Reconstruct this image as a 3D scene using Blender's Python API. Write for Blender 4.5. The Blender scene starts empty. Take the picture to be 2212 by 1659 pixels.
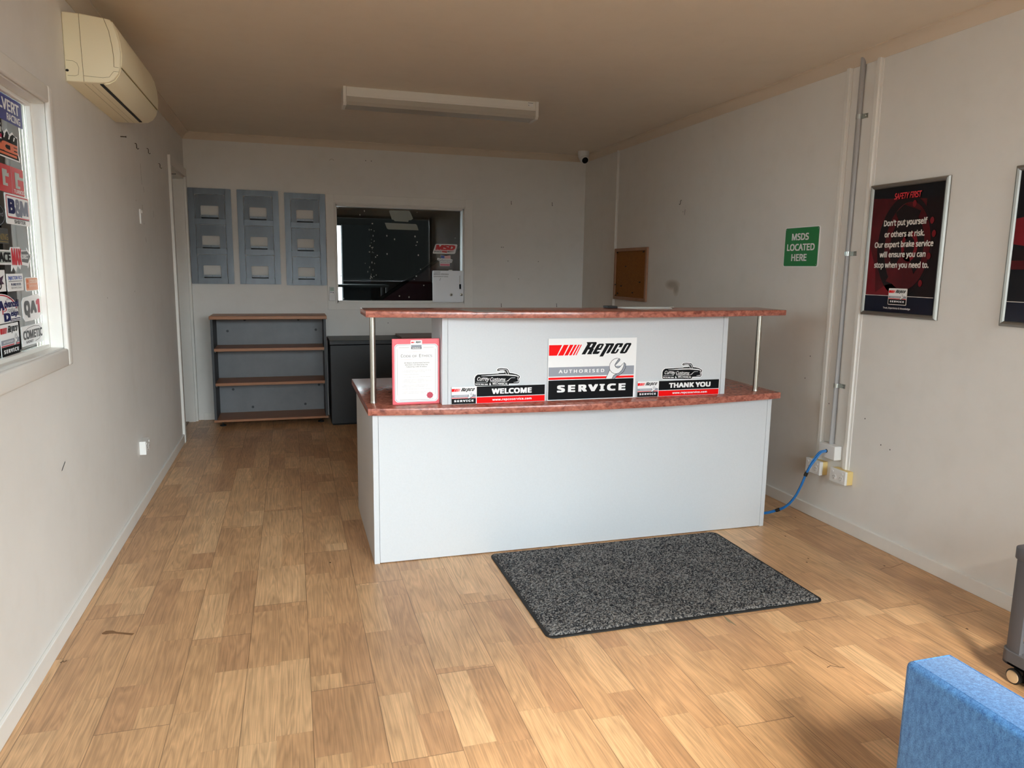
import bpy, bmesh, math, random, os
from mathutils import Vector, Matrix
import numpy as np
random.seed(7)
S = bpy.context.scene
COL = S.collection
PI = math.pi

# ------------------------------------------------------------------ camera, world, light, exposure
cd = bpy.data.cameras.new('camera'); cam = bpy.data.objects.new('camera', cd); COL.objects.link(cam)
RT = Vector((0.95821644, -0.28569525, 0.01412359)); UP = Vector((0.03064435, 0.15162137, 0.9879635))
FW = Vector((0.28439792, 0.94625006, -0.15404104))
cam.matrix_world = Matrix(((RT.x, UP.x, -FW.x, 0), (RT.y, UP.y, -FW.y, 0), (RT.z, UP.z, -FW.z, 1.36), (0, 0, 0, 1)))
cd.sensor_width = 36; cd.lens = 25.827; cd.clip_start = .02; cd.clip_end = 200
S.camera = cam

XL, XR, YB, YF, ZC = -0.834, 2.801, 6.916, -1.0, 2.458      # the room

w = bpy.data.worlds.new('sky'); S.world = w; w.use_nodes = True
nt = w.node_tree; bg = nt.nodes['Background']
bg.inputs[0].default_value = (0.84, 0.925, 1.0, 1)
_tc = nt.nodes.new('ShaderNodeTexCoord'); _vd = nt.nodes.new('ShaderNodeVectorMath'); _vd.operation = 'DOT_PRODUCT'
_vd.inputs[1].default_value = (0.80, -0.60, 0.0); nt.links.new(_tc.outputs['Generated'], _vd.inputs[0])
_mr = nt.nodes.new('ShaderNodeMapRange'); nt.links.new(_vd.outputs['Value'], _mr.inputs['Value'])       # sky made brighter on one side, added to lift the room's back left
for _k, _v in (('From Min', .1), ('From Max', .95), ('To Min', 1.4), ('To Max', 4.9)): _mr.inputs[_k].default_value = _v
nt.links.new(_mr.outputs['Result'], bg.inputs[1])

sl = bpy.data.lights.new('sun', 'SUN'); sl.energy = 6.2; sl.angle = math.radians(18); sl.color = (1.0, .88, .74)
so = bpy.data.objects.new('sun', sl); COL.objects.link(so)
so.rotation_euler = Vector((0.30, 0.66, -0.575)).to_track_quat('-Z', 'Y').to_euler()
pl = bpy.data.lights.new('shopfront_daylight', 'AREA'); pl.shape = 'RECTANGLE'; pl.size = 3.5; pl.size_y = 2.36
pl.cycles.is_portal = True
po = bpy.data.objects.new('shopfront_daylight', pl); COL.objects.link(po)
po.location = (1.0, YF - .12, 1.18); po.rotation_euler = (PI/2, 0, 0)

S.view_settings.view_transform = 'Standard'; S.view_settings.look = 'None'
S.view_settings.gamma = 1; S.view_settings.use_curve_mapping = False
S.view_settings.exposure = 2.84
S.cycles.use_denoising = True
S.cycles.max_bounces = 12; S.cycles.diffuse_bounces = 6; S.cycles.glossy_bounces = 4; S.cycles.transparent_max_bounces = 12
S.cycles.sample_clamp_indirect = 6.0; S.cycles.caustics_reflective = False; S.cycles.caustics_refractive = False

# ------------------------------------------------------------------ materials
def lin(h):
    h = h.lstrip('#'); o = []
    for i in (0, 2, 4):
        v = int(h[i:i+2], 16)/255; o.append(v/12.92 if v <= .04045 else ((v+.055)/1.055)**2.4)
    return (o[0], o[1], o[2], 1)
MATS = {}
def nn(nt, t, **k):
    n = nt.nodes.new(t)
    for a, b in k.items(): setattr(n, a, b)
    return n
def mat(name, color='#808080', rough=.5, metal=0, spec=.5, var=0, vscale=8, bump=0, bscale=200, stretch=None, emit=None, sheen=0):
    if name in MATS: return MATS[name]
    m = bpy.data.materials.new(name); m.use_nodes = True; nt = m.node_tree; b = nt.nodes['Principled BSDF']; L = nt.links.new
    c = lin(color) if isinstance(color, str) else (*color, 1)
    b.inputs['Base Color'].default_value = c; b.inputs['Roughness'].default_value = rough; b.inputs['Metallic'].default_value = metal
    b.inputs['Specular IOR Level'].default_value = spec
    if sheen: b.inputs['Sheen Weight'].default_value = sheen
    if var or bump:
        tc = nn(nt, 'ShaderNodeTexCoord'); mp = nn(nt, 'ShaderNodeMapping'); L(tc.outputs['Object'], mp.inputs[0])
        if stretch: mp.inputs['Scale'].default_value = stretch
    if var:
        n = nn(nt, 'ShaderNodeTexNoise'); n.inputs['Scale'].default_value = vscale; n.inputs['Detail'].default_value = 6; n.inputs['Roughness'].default_value = .6
        L(mp.outputs[0], n.inputs['Vector'])
        r = nn(nt, 'ShaderNodeValToRGB'); r.color_ramp.elements[0].position = .3; r.color_ramp.elements[1].position = .7
        r.color_ramp.elements[0].color = tuple(x*(1-var) for x in c[:3]) + (1,); r.color_ramp.elements[1].color = tuple(min(1, x*(1+var)) for x in c[:3]) + (1,)
        L(n.outputs['Fac'], r.inputs[0]); L(r.outputs[0], b.inputs['Base Color'])
    if bump:
        n = nn(nt, 'ShaderNodeTexNoise'); n.inputs['Scale'].default_value = bscale; n.inputs['Detail'].default_value = 3
        L(mp.outputs[0], n.inputs['Vector'])
        bp = nn(nt, 'ShaderNodeBump'); bp.inputs['Strength'].default_value = bump; bp.inputs['Distance'].default_value = .002
        L(n.outputs['Fac'], bp.inputs['Height']); L(bp.outputs[0], b.inputs['Normal'])
    MATS[name] = m; return m

def floor_material():
    m = bpy.data.materials.new('oak_laminate'); m.use_nodes = True; nt = m.node_tree; b = nt.nodes['Principled BSDF']; L = nt.links.new
    def math_(op, a, bb=None, c=None):
        n = nn(nt, 'ShaderNodeMath', operation=op)
        for i, v in enumerate((a, bb, c)):
            if v is None: continue
            if isinstance(v, (int, float)): n.inputs[i].default_value = v
            else: L(v, n.inputs[i])
        return n.outputs[0]
    tc = nn(nt, 'ShaderNodeTexCoord'); sp = nn(nt, 'ShaderNodeSeparateXYZ'); L(tc.outputs['Object'], sp.inputs[0])
    X, Y = sp.outputs['X'], sp.outputs['Y']
    sx = math_('DIVIDE', math_('ADD', X, 0.182 + 10*.1025), .1025)
    si = math_('FLOOR', sx); sf = math_('FRACT', sx)
    bi = math_('FLOOR', math_('DIVIDE', si, 2)); bf = math_('FRACT', math_('DIVIDE', sx, 2))
    wn = nn(nt, 'ShaderNodeTexWhiteNoise', noise_dimensions='1D'); L(math_('ADD', si, .37), wn.inputs['W'])
    wb = nn(nt, 'ShaderNodeTexWhiteNoise', noise_dimensions='1D'); L(math_('ADD', bi, 77.7), wb.inputs['W'])
    bl = math_('ADD', math_('DIVIDE', Y, 1.21), math_('MULTIPLY', wb.outputs['Value'], 1.0))       # board length
    bj = math_('FRACT', bl); bli = math_('FLOOR', bl)
    pc = math_('ADD', math_('DIVIDE', Y, .43), math_('MULTIPLY', wn.outputs['Value'], 1.0))          # printed piece
    pj = math_('FRACT', pc); pi_ = math_('FLOOR', pc)
    cv = nn(nt, 'ShaderNodeCombineXYZ'); L(si, cv.inputs[0]); L(pi_, cv.inputs[1]); L(bli, cv.inputs[2])
    wp = nn(nt, 'ShaderNodeTexWhiteNoise', noise_dimensions='3D'); L(cv.outputs[0], wp.inputs['Vector'])
    # grain
    off = nn(nt, 'ShaderNodeVectorMath', operation='SCALE'); L(wp.outputs['Color'], off.inputs[0]); off.inputs['Scale'].default_value = 37
    add = nn(nt, 'ShaderNodeVectorMath', operation='ADD'); L(tc.outputs['Object'], add.inputs[0]); L(off.outputs[0], add.inputs[1])
    mp = nn(nt, 'ShaderNodeMapping'); mp.inputs['Scale'].default_value = (14, 1.1, 1); L(add.outputs[0], mp.inputs[0])
    g1 = nn(nt, 'ShaderNodeTexNoise'); g1.inputs['Scale'].default_value = 1.1; g1.inputs['Detail'].default_value = 3; g1.inputs['Distortion'].default_value = .4; L(mp.outputs[0], g1.inputs['Vector'])
    rings = math_('FRACT', math_('MULTIPLY', g1.outputs['Fac'], 11))
    rings = math_('ABSOLUTE', math_('SUBTRACT', rings, .5))
    mp2 = nn(nt, 'ShaderNodeMapping'); mp2.inputs['Scale'].default_value = (330, 4.5, 1); L(add.outputs[0], mp2.inputs[0])
    g2 = nn(nt, 'ShaderNodeTexNoise'); g2.inputs['Scale'].default_value = 1; g2.inputs['Detail'].default_value = 4; L(mp2.outputs[0], g2.inputs['Vector'])
    mp3 = nn(nt, 'ShaderNodeMapping'); mp3.inputs['Scale'].default_value = (9, 4, 1); L(add.outputs[0], mp3.inputs[0])
    g3 = nn(nt, 'ShaderNodeTexNoise'); g3.inputs['Scale'].default_value = 1.5; g3.inputs['Detail'].default_value = 5; L(mp3.outputs[0], g3.inputs['Vector'])
    tone = nn(nt, 'ShaderNodeValToRGB'); e = tone.color_ramp.elements
    e[0].position = 0; e[0].color = (.53, .295, .150, 1); e[1].position = 1; e[1].color = (.73, .455, .242, 1)
    k = e.new(.5); k.color = (.62, .362, .182, 1)
    L(wp.outputs['Value'], tone.inputs[0])
    fac = math_('ADD', math_('MULTIPLY', rings, .46), math_('ADD', math_('MULTIPLY', g2.outputs['Fac'], .70), math_('MULTIPLY', g3.outputs['Fac'], .50)))
    fac = math_('ADD', fac, .17)
    mx = nn(nt, 'ShaderNodeVectorMath', operation='SCALE'); L(tone.outputs[0], mx.inputs[0]); L(fac, mx.inputs['Scale'])
    # seams: board edges dark, strip edges faint, ends
    def edge(f, wdt): return math_('LESS_THAN', math_('MINIMUM', f, math_('SUBTRACT', 1.0, f)), wdt)
    s = math_('MAXIMUM', math_('MULTIPLY', edge(bf, .0055), .55), math_('MULTIPLY', edge(bj, .0012), .5))
    s = math_('MAXIMUM', s, math_('MULTIPLY', edge(sf, .006), .12))
    s = math_('MAXIMUM', s, math_('MULTIPLY', edge(pj, .0022), .12))
    mul = math_('SUBTRACT', 1.0, s)
    mx2 = nn(nt, 'ShaderNodeVectorMath', operation='SCALE'); L(mx.outputs[0], mx2.inputs[0]); L(mul, mx2.inputs['Scale'])
    L(mx2.outputs[0], b.inputs['Base Color'])
    b.inputs['Roughness'].default_value = .36; b.inputs['Specular IOR Level'].default_value = .42
    bp = nn(nt, 'ShaderNodeBump'); bp.inputs['Strength'].default_value = .12; bp.inputs['Distance'].default_value = .001
    L(math_('SUBTRACT', g2.outputs['Fac'], math_('MULTIPLY', s, 2)), bp.inputs['Height']); L(bp.outputs[0], b.inputs['Normal'])
    return m

def paint_material(name, color, dirt=.10, rough=.6):
    m = bpy.data.materials.new(name); m.use_nodes = True; nt = m.node_tree; b = nt.nodes['Principled BSDF']; L = nt.links.new
    tc = nn(nt, 'ShaderNodeTexCoord'); c = lin(color)
    n1 = nn(nt, 'ShaderNodeTexNoise'); n1.inputs['Scale'].default_value = 1.3; n1.inputs['Detail'].default_value = 7; n1.inputs['Roughness'].default_value = .62; L(tc.outputs['Object'], n1.inputs['Vector'])
    n2 = nn(nt, 'ShaderNodeTexNoise'); n2.inputs['Scale'].default_value = 9; n2.inputs['Detail'].default_value = 5; L(tc.outputs['Object'], n2.inputs['Vector'])
    r1 = nn(nt, 'ShaderNodeValToRGB'); r1.color_ramp.elements[0].position = .35; r1.color_ramp.elements[1].position = .62
    r1.color_ramp.elements[0].color = tuple(x*(1-dirt) for x in c[:3]) + (1,); r1.color_ramp.elements[1].color = c
    L(n1.outputs['Fac'], r1.inputs[0])
    mx = nn(nt, 'ShaderNodeMix', data_type='RGBA', blend_type='MULTIPLY'); mx.inputs['Factor'].default_value = .35
    r2 = nn(nt, 'ShaderNodeValToRGB'); r2.color_ramp.elements[0].position = .28; r2.color_ramp.elements[1].position = .5
    r2.color_ramp.elements[0].color = (.93, .92, .90, 1); r2.color_ramp.elements[1].color = (1, 1, 1, 1); L(n2.outputs['Fac'], r2.inputs[0])
    L(r1.outputs[0], mx.inputs['A']); L(r2.outputs[0], mx.inputs['B']); L(mx.outputs['Result'], b.inputs['Base Color'])
    b.inputs['Roughness'].default_value = rough; b.inputs['Specular IOR Level'].default_value = .3
    n3 = nn(nt, 'ShaderNodeTexNoise'); n3.inputs['Scale'].default_value = 60; L(tc.outputs['Object'], n3.inputs['Vector'])
    bp = nn(nt, 'ShaderNodeBump'); bp.inputs['Strength'].default_value = .08; bp.inputs['Distance'].default_value = .002
    L(n3.outputs['Fac'], bp.inputs['Height']); L(bp.outputs[0], b.inputs['Normal'])
    MATS[name] = m; return m

def glass_material(name, tint=(.93, .97, .95), boost=1.0):
    m = bpy.data.materials.new(name); m.use_nodes = True; nt = m.node_tree; L = nt.links.new
    nt.nodes.remove(nt.nodes['Principled BSDF']); out = nt.nodes['Material Output']
    fr = nn(nt, 'ShaderNodeFresnel'); fr.inputs[0].default_value = 1.55
    mu = nn(nt, 'ShaderNodeMath', operation='MULTIPLY'); mu.inputs[1].default_value = boost; mu.use_clamp = True; L(fr.outputs[0], mu.inputs[0])
    t = nn(nt, 'ShaderNodeBsdfTransparent'); t.inputs[0].default_value = (*tint, 1)
    g = nn(nt, 'ShaderNodeBsdfGlossy'); g.inputs['Roughness'].default_value = .0
    mx = nn(nt, 'ShaderNodeMixShader'); L(mu.outputs[0], mx.inputs[0]); L(t.outputs[0], mx.inputs[1]); L(g.outputs[0], mx.inputs[2])
    L(mx.outputs[0], out.inputs[0]); MATS[name] = m; return m

def carpet_material():
    m = bpy.data.materials.new('mat_pile'); m.use_nodes = True; nt = m.node_tree; b = nt.nodes['Principled BSDF']; L = nt.links.new
    tc = nn(nt, 'ShaderNodeTexCoord')
    v = nn(nt, 'ShaderNodeTexVoronoi'); v.inputs['Scale'].default_value = 190; L(tc.outputs['Object'], v.inputs['Vector'])
    wn = nn(nt, 'ShaderNodeTexWhiteNoise'); L(v.outputs['Position'], wn.inputs['Vector'])
    n = nn(nt, 'ShaderNodeTexNoise'); n.inputs['Scale'].default_value = 9; n.inputs['Detail'].default_value = 4; L(tc.outputs['Object'], n.inputs['Vector'])
    a = nn(nt, 'ShaderNodeMath', operation='MULTIPLY_ADD'); L(n.outputs['Fac'], a.inputs[0]); a.inputs[1].default_value = .5; L(wn.outputs['Value'], a.inputs[2])
    r = nn(nt, 'ShaderNodeValToRGB'); e = r.color_ramp.elements; e[0].position = .3; e[0].color = (.012, .013, .016, 1); e[1].position = 1.15; e[1].color = (.21, .20, .19, 1)
    k = e.new(.7); k.color = (.062, .062, .065, 1)
    L(a.outputs[0], r.inputs[0]); L(r.outputs[0], b.inputs['Base Color']); b.inputs['Roughness'].default_value = .95; b.inputs['Specular IOR Level'].default_value = .1
    MATS['mat_pile'] = m; return m

def fabric_material():
    m = bpy.data.materials.new('blue_fabric'); m.use_nodes = True; nt = m.node_tree; b = nt.nodes['Principled BSDF']; L = nt.links.new
    tc = nn(nt, 'ShaderNodeTexCoord')
    n = nn(nt, 'ShaderNodeTexNoise'); n.inputs['Scale'].default_value = 420; n.inputs['Detail'].default_value = 2; L(tc.outputs['Object'], n.inputs['Vector'])
    mp = nn(nt, 'ShaderNodeMapping'); mp.inputs['Scale'].default_value = (120, 120, 60); L(tc.outputs['Object'], mp.inputs[0])
    n2 = nn(nt, 'ShaderNodeTexNoise'); n2.inputs['Scale'].default_value = 1; n2.inputs['Detail'].default_value = 4; L(mp.outputs[0], n2.inputs['Vector'])
    a = nn(nt, 'ShaderNodeMath', operation='ADD'); L(n.outputs['Fac'], a.inputs[0]); L(n2.outputs['Fac'], a.inputs[1])
    r = nn(nt, 'ShaderNodeValToRGB'); e = r.color_ramp.elements; e[0].position = .35; e[0].color = (.018, .09, .27, 1); e[1].position = .75; e[1].color = (.10, .30, .65, 1)
    h = nn(nt, 'ShaderNodeMath', operation='MULTIPLY'); h.inputs[1].default_value = .5; L(a.outputs[0], h.inputs[0])
    L(h.outputs[0], r.inputs[0]); L(r.outputs[0], b.inputs['Base Color']); b.inputs['Roughness'].default_value = .9; b.inputs['Specular IOR Level'].default_value = .2
    b.inputs['Sheen Weight'].default_value = .25
    bp = nn(nt, 'ShaderNodeBump'); bp.inputs['Strength'].default_value = .35; bp.inputs['Distance'].default_value = .002; L(n.outputs['Fac'], bp.inputs['Height']); L(bp.outputs[0], b.inputs['Normal'])
    MATS['blue_fabric'] = m; return m

def burl_material():
    m = bpy.data.materials.new('red_timber'); m.use_nodes = True; nt = m.node_tree; b = nt.nodes['Principled BSDF']; L = nt.links.new
    tc = nn(nt, 'ShaderNodeTexCoord'); mp = nn(nt, 'ShaderNodeMapping'); mp.inputs['Scale'].default_value = (13, 13, 20); L(tc.outputs['Object'], mp.inputs[0])
    n = nn(nt, 'ShaderNodeTexNoise'); n.inputs['Scale'].default_value = 3; n.inputs['Detail'].default_value = 8; n.inputs['Distortion'].default_value = .8; L(mp.outputs[0], n.inputs['Vector'])
    r = nn(nt, 'ShaderNodeValToRGB'); e = r.color_ramp.elements; e[0].position = .28; e[0].color = (.17, .045, .032, 1); e[1].position = .72; e[1].color = (.52, .185, .125, 1)
    k = e.new(.5); k.color = (.37, .115, .078, 1)
    L(n.outputs['Fac'], r.inputs[0]); L(r.outputs[0], b.inputs['Base Color']); b.inputs['Roughness'].default_value = .2; b.inputs['Specular IOR Level'].default_value = .5
    MATS['red_timber'] = m; return m

M_FLOOR = floor_material()
M_WALL = paint_material('wall_paint', '#e6e3de', .05); M_CEIL = paint_material('ceiling_paint', '#e6d9c7', .04)
M_TRIM = paint_material('trim_paint', '#e9e6e0', .06, .45); M_CORN = paint_material('cornice_paint', '#ddcdb9', .04)
M_GLASS = glass_material('window_glass', boost=1.5); M_GLASS2 = glass_material('workshop_glass', (.85, .88, .87), .7); M_GLASS3 = glass_material('front_glass', (.95, .97, .96))
M_PILE = carpet_material(); M_FABRIC = fabric_material(); M_RED = burl_material()
M_LAM = mat('grey_white_laminate', '#c9cccf', .45, var=.02, vscale=120, bump=.06, bscale=300)
M_EDGE = mat('laminate_edge', '#d3d3d3', .4)
M_STEEL = mat('brushed_steel', '#b9b5ab', .28, 1)
M_ALU = mat('brushed_aluminium', '#63666a', .42, .8, var=.12, vscale=5, stretch=(4, 4, .8))
M_SILVER = mat('silver_frame', '#98958f', .42, .85)
M_WHITE = mat('white_print', '#eeeeee', .5, 0, .12); M_BLACK = mat('black_print', '#08090c', .5, 0, .12); M_RDP = mat('red_print', '#f20a0a', .5, 0, .12)
M_GREYP = mat('grey_print', '#999da6', .5, 0, .12); M_NAVY = mat('navy_print', '#10154f', .5, 0, .12); M_DGREY = mat('dark_grey_print', '#4b4b4d', .45)
M_PLAS = mat('white_plastic', '#e3e1de', .4); M_CREAM = mat('aged_cream_plastic', '#f8efd0', .42, bump=.05, bscale=250)
M_DARK = mat('dark_hole', '#050505', .6); M_YEL = mat('yellowed_plastic', '#e2c683', .5)
M_COND = mat('grey_conduit', '#a6a3a2', .4); M_ZINC = mat('zinc', '#b7bcb8', .3, .9)
M_BLUE = mat('blue_cable', '#1f6fb4', .4); M_TAPE = mat('black_tape', '#0c0c0d', .5)
M_CHAR = mat('charcoal_board', '#44474b', .55, var=.05, vscale=6); M_BACKB = mat('grey_backboard', '#84868a', .5, var=.10, vscale=5)
M_BEECH = mat('brown_beech', '#a8724c', .42, var=.14, vscale=7, stretch=(1.2, 9, 9))
M_POWD = mat('black_powdercoat', '#101216', .42, bump=.5, bscale=260)
M_TROL = mat('trolley_plastic', '#55555a', .5, bump=.1, bscale=400)
M_RUB = mat('black_rubber', '#121314', .7); M_TAN = mat('tan_wheel_cap', '#c8ad8a', .45)
M_CORK = mat('cork', '#8f5b22', .9, var=.22, vscale=90); M_PINE = mat('pine_frame', '#a1765a', .55, var=.12, vscale=10)
M_GREEN = mat('green_sign', '#0f7a35', .4)

# ------------------------------------------------------------------ building helpers
WLOC = {}
def finish(bm, name, mats, parent=None, smooth=False, loc=None, rec=True):
    me = bpy.data.meshes.new(name)
    vs = [v.co for v in bm.verts]
    if loc is None:
        if vs and rec:
            lo = [min(v[i] for v in vs) for i in range(3)]; hi = [max(v[i] for v in vs) for i in range(3)]
            loc = Vector([(lo[i]+hi[i])/2 for i in range(3)])
            if parent is None: loc.z = lo[2]
        else: loc = Vector((0, 0, 0))
    loc = Vector(loc)
    bmesh.ops.translate(bm, verts=bm.verts, vec=-loc)
    bm.to_mesh(me); bm.free()
    if not isinstance(mats, (list, tuple)): mats = [mats]
    for m in mats: me.materials.append(m)
    if smooth:
        for p in me.polygons: p.use_smooth = True
    o = bpy.data.objects.new(name, me); COL.objects.link(o)
    WLOC[o.name] = loc
    if parent is not None:
        o.parent = parent; o.location = loc - WLOC[parent.name]
    else: o.location = loc
    return o
def smooth_by_angle(o, deg=40):
    me = o.data
    for p in me.polygons: p.use_smooth = True
    bm = bmesh.new(); bm.from_mesh(me)
    for e in bm.edges:
        if len(e.link_faces) == 2 and e.calc_face_angle(0) > math.radians(deg): e.smooth = False
    bm.to_mesh(me); bm.free()
def thing(name, label, cat, loc, group=None):
    o = bpy.data.objects.new(name, None); COL.objects.link(o); o.location = loc; o.empty_display_size = .1
    WLOC[o.name] = Vector(loc); tag(o, label, cat, group); return o
def tag(o, label, cat, group=None, kind=None):
    o['label'] = label; o['category'] = cat
    if group: o['group'] = group
    if kind: o['kind'] = kind
    return o
def struct(o, label=None):
    o['kind'] = 'structure'
    if label: o['label'] = label
    return o
class B:
    """collects shapes into one mesh"""
    def __init__(s): s.bm = bmesh.new(); s.mi = 0
    def _done(s, faces):
        for f in faces: f.material_index = s.mi
    def box(s, x0, x1, y0, y1, z0, z1, bevel=0, seg=2):
        r = bmesh.ops.create_cube(s.bm, size=1); vs = r['verts']
        for v in vs:
            v.co = Vector(((x0+x1)/2 + v.co.x*(x1-x0), (y0+y1)/2 + v.co.y*(y1-y0), (z0+z1)/2 + v.co.z*(z1-z0)))
        fs = set(f for v in vs for f in v.link_faces); s._done(fs)
        if bevel:
            es = list(set(e for v in vs for e in v.link_edges))
            g = bmesh.ops.bevel(s.bm, geom=es, offset=bevel, segments=seg, profile=.5, affect='EDGES'); s._done(g['faces'])
        return s
    def prism(s, pts, axis, a, b, bevel=0, seg=2):
        """extrude a 2-D outline along axis (x: pts are y,z / y: x,z / z: x,y)"""
        def P(p, t): return {'x': (t, p[0], p[1]), 'y': (p[0], t, p[1]), 'z': (p[0], p[1], t)}[axis]
        v0 = [s.bm.verts.new(P(p, a)) for p in pts]; v1 = [s.bm.verts.new(P(p, b)) for p in pts]
        n = len(pts); fs = [s.bm.faces.new(v0), s.bm.faces.new(v1)]
        for i in range(n): fs.append(s.bm.faces.new((v0[i], v0[(i+1) % n], v1[(i+1) % n], v1[i])))
        bmesh.ops.recalc_face_normals(s.bm, faces=fs); s._done(fs)
        if bevel:
            es = list(fs[0].edges) + list(fs[1].edges)
            g = bmesh.ops.bevel(s.bm, geom=es, offset=bevel, segments=seg, profile=.5, affect='EDGES'); s._done(g['faces'])
        return s
    def tube(s, pts, r, n=10, cap=True):
        pts = [Vector(p) for p in pts]; rings = []
        up = Vector((0, 0, 1))
        for i, p in enumerate(pts):
            t = (pts[min(i+1, len(pts)-1)] - pts[max(i-1, 0)]).normalized()
            a = t.cross(up)
            if a.length < 1e-3: a = t.cross(Vector((1, 0, 0)))
            a.normalize(); b = t.cross(a); rr = r[i] if isinstance(r, (list, tuple)) else r
            rings.append([s.bm.verts.new(p + a*rr*math.cos(2*PI*k/n) + b*rr*math.sin(2*PI*k/n)) for k in range(n)])
        fs = []
        for i in range(len(rings)-1):
            for k in range(n): fs.append(s.bm.faces.new((rings[i][k], rings[i][(k+1) % n], rings[i+1][(k+1) % n], rings[i+1][k])))
        if cap: fs += [s.bm.faces.new(rings[0][::-1]), s.bm.faces.new(rings[-1])]
        bmesh.ops.recalc_face_normals(s.bm, faces=fs); s._done(fs); return s
    def lathe(s, prof, c, axis=(0, 0, 1), n=24):
        """prof: (radius, height) along axis from c"""
        q = Vector((0, 0, 1)).rotation_difference(Vector(axis)); rings = []
        for r, h in prof:
            rings.append([s.bm.verts.new(Vector(c) + q @ Vector((max(r, 1e-5)*math.cos(2*PI*k/n), max(r, 1e-5)*math.sin(2*PI*k/n), h))) for k in range(n)])
        fs = []
        for i in range(len(rings)-1):
            for k in range(n): fs.append(s.bm.faces.new((rings[i][k], rings[i][(k+1) % n], rings[i+1][(k+1) % n], rings[i+1][k])))
        fs += [s.bm.faces.new(rings[0][::-1]), s.bm.faces.new(rings[-1])]
        bmesh.ops.recalc_face_normals(s.bm, faces=fs); s._done(fs); return s
    def build(s, name, mats, parent=None, smooth=None, loc=None, rec=True):
        o = finish(s.bm, name, mats, parent, False, loc, rec)
        if smooth: smooth_by_angle(o, smooth)
        return o
def rrect(x0, x1, y0, y1, r, n=5):
    o = []
    for cx, cy, a0 in ((x1-r, y1-r, 0), (x0+r, y1-r, 90), (x0+r, y0+r, 180), (x1-r, y0+r, 270)):
        for k in range(n+1):
            a = math.radians(a0 + 90*k/n); o.append((cx+r*math.cos(a), cy+r*math.sin(a)))
    return o
def hom(src, dst):
    A = []
    for (x, y), (u, v) in zip(src, dst):
        A.append([x, y, 1, 0, 0, 0, -u*x, -u*y]); A.append([0, 0, 0, x, y, 1, -v*x, -v*y])
    h = np.linalg.solve(np.array(A, float), np.array([c for d in dst for c in d], float)); h = np.append(h, 1).reshape(3, 3)
    def f(p):
        q = h @ np.array([p[0], p[1], 1.0]); return (q[0]/q[2], q[1]/q[2])
    return f

FONT = None
try:
    FONT = bpy.data.fonts.load(os.path.join(bpy.utils.system_resource('DATAFILES', path='fonts'), 'NotoSansHebrew-Regular.woff2'))
except Exception: FONT = None
GLYPH = {}
def glyphs(s, spacing=1.0):
    k = (s, spacing)
    if k in GLYPH: return GLYPH[k]
    c = bpy.data.curves.new('lettering', 'FONT'); c.body = s; c.space_character = spacing; c.resolution_u = 4
    if FONT: c.font = FONT
    o = bpy.data.objects.new('lettering', c); COL.objects.link(o)
    dg = bpy.context.evaluated_depsgraph_get(); me = o.evaluated_get(dg).to_mesh()
    vs = [(v.co.x, v.co.y) for v in me.vertices]; fs = [tuple(p.vertices) for p in me.polygons]
    o.evaluated_get(dg).to_mesh_clear(); bpy.data.objects.remove(o); bpy.data.curves.remove(c)
    GLYPH[k] = (vs, fs); return GLYPH[k]

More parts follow.
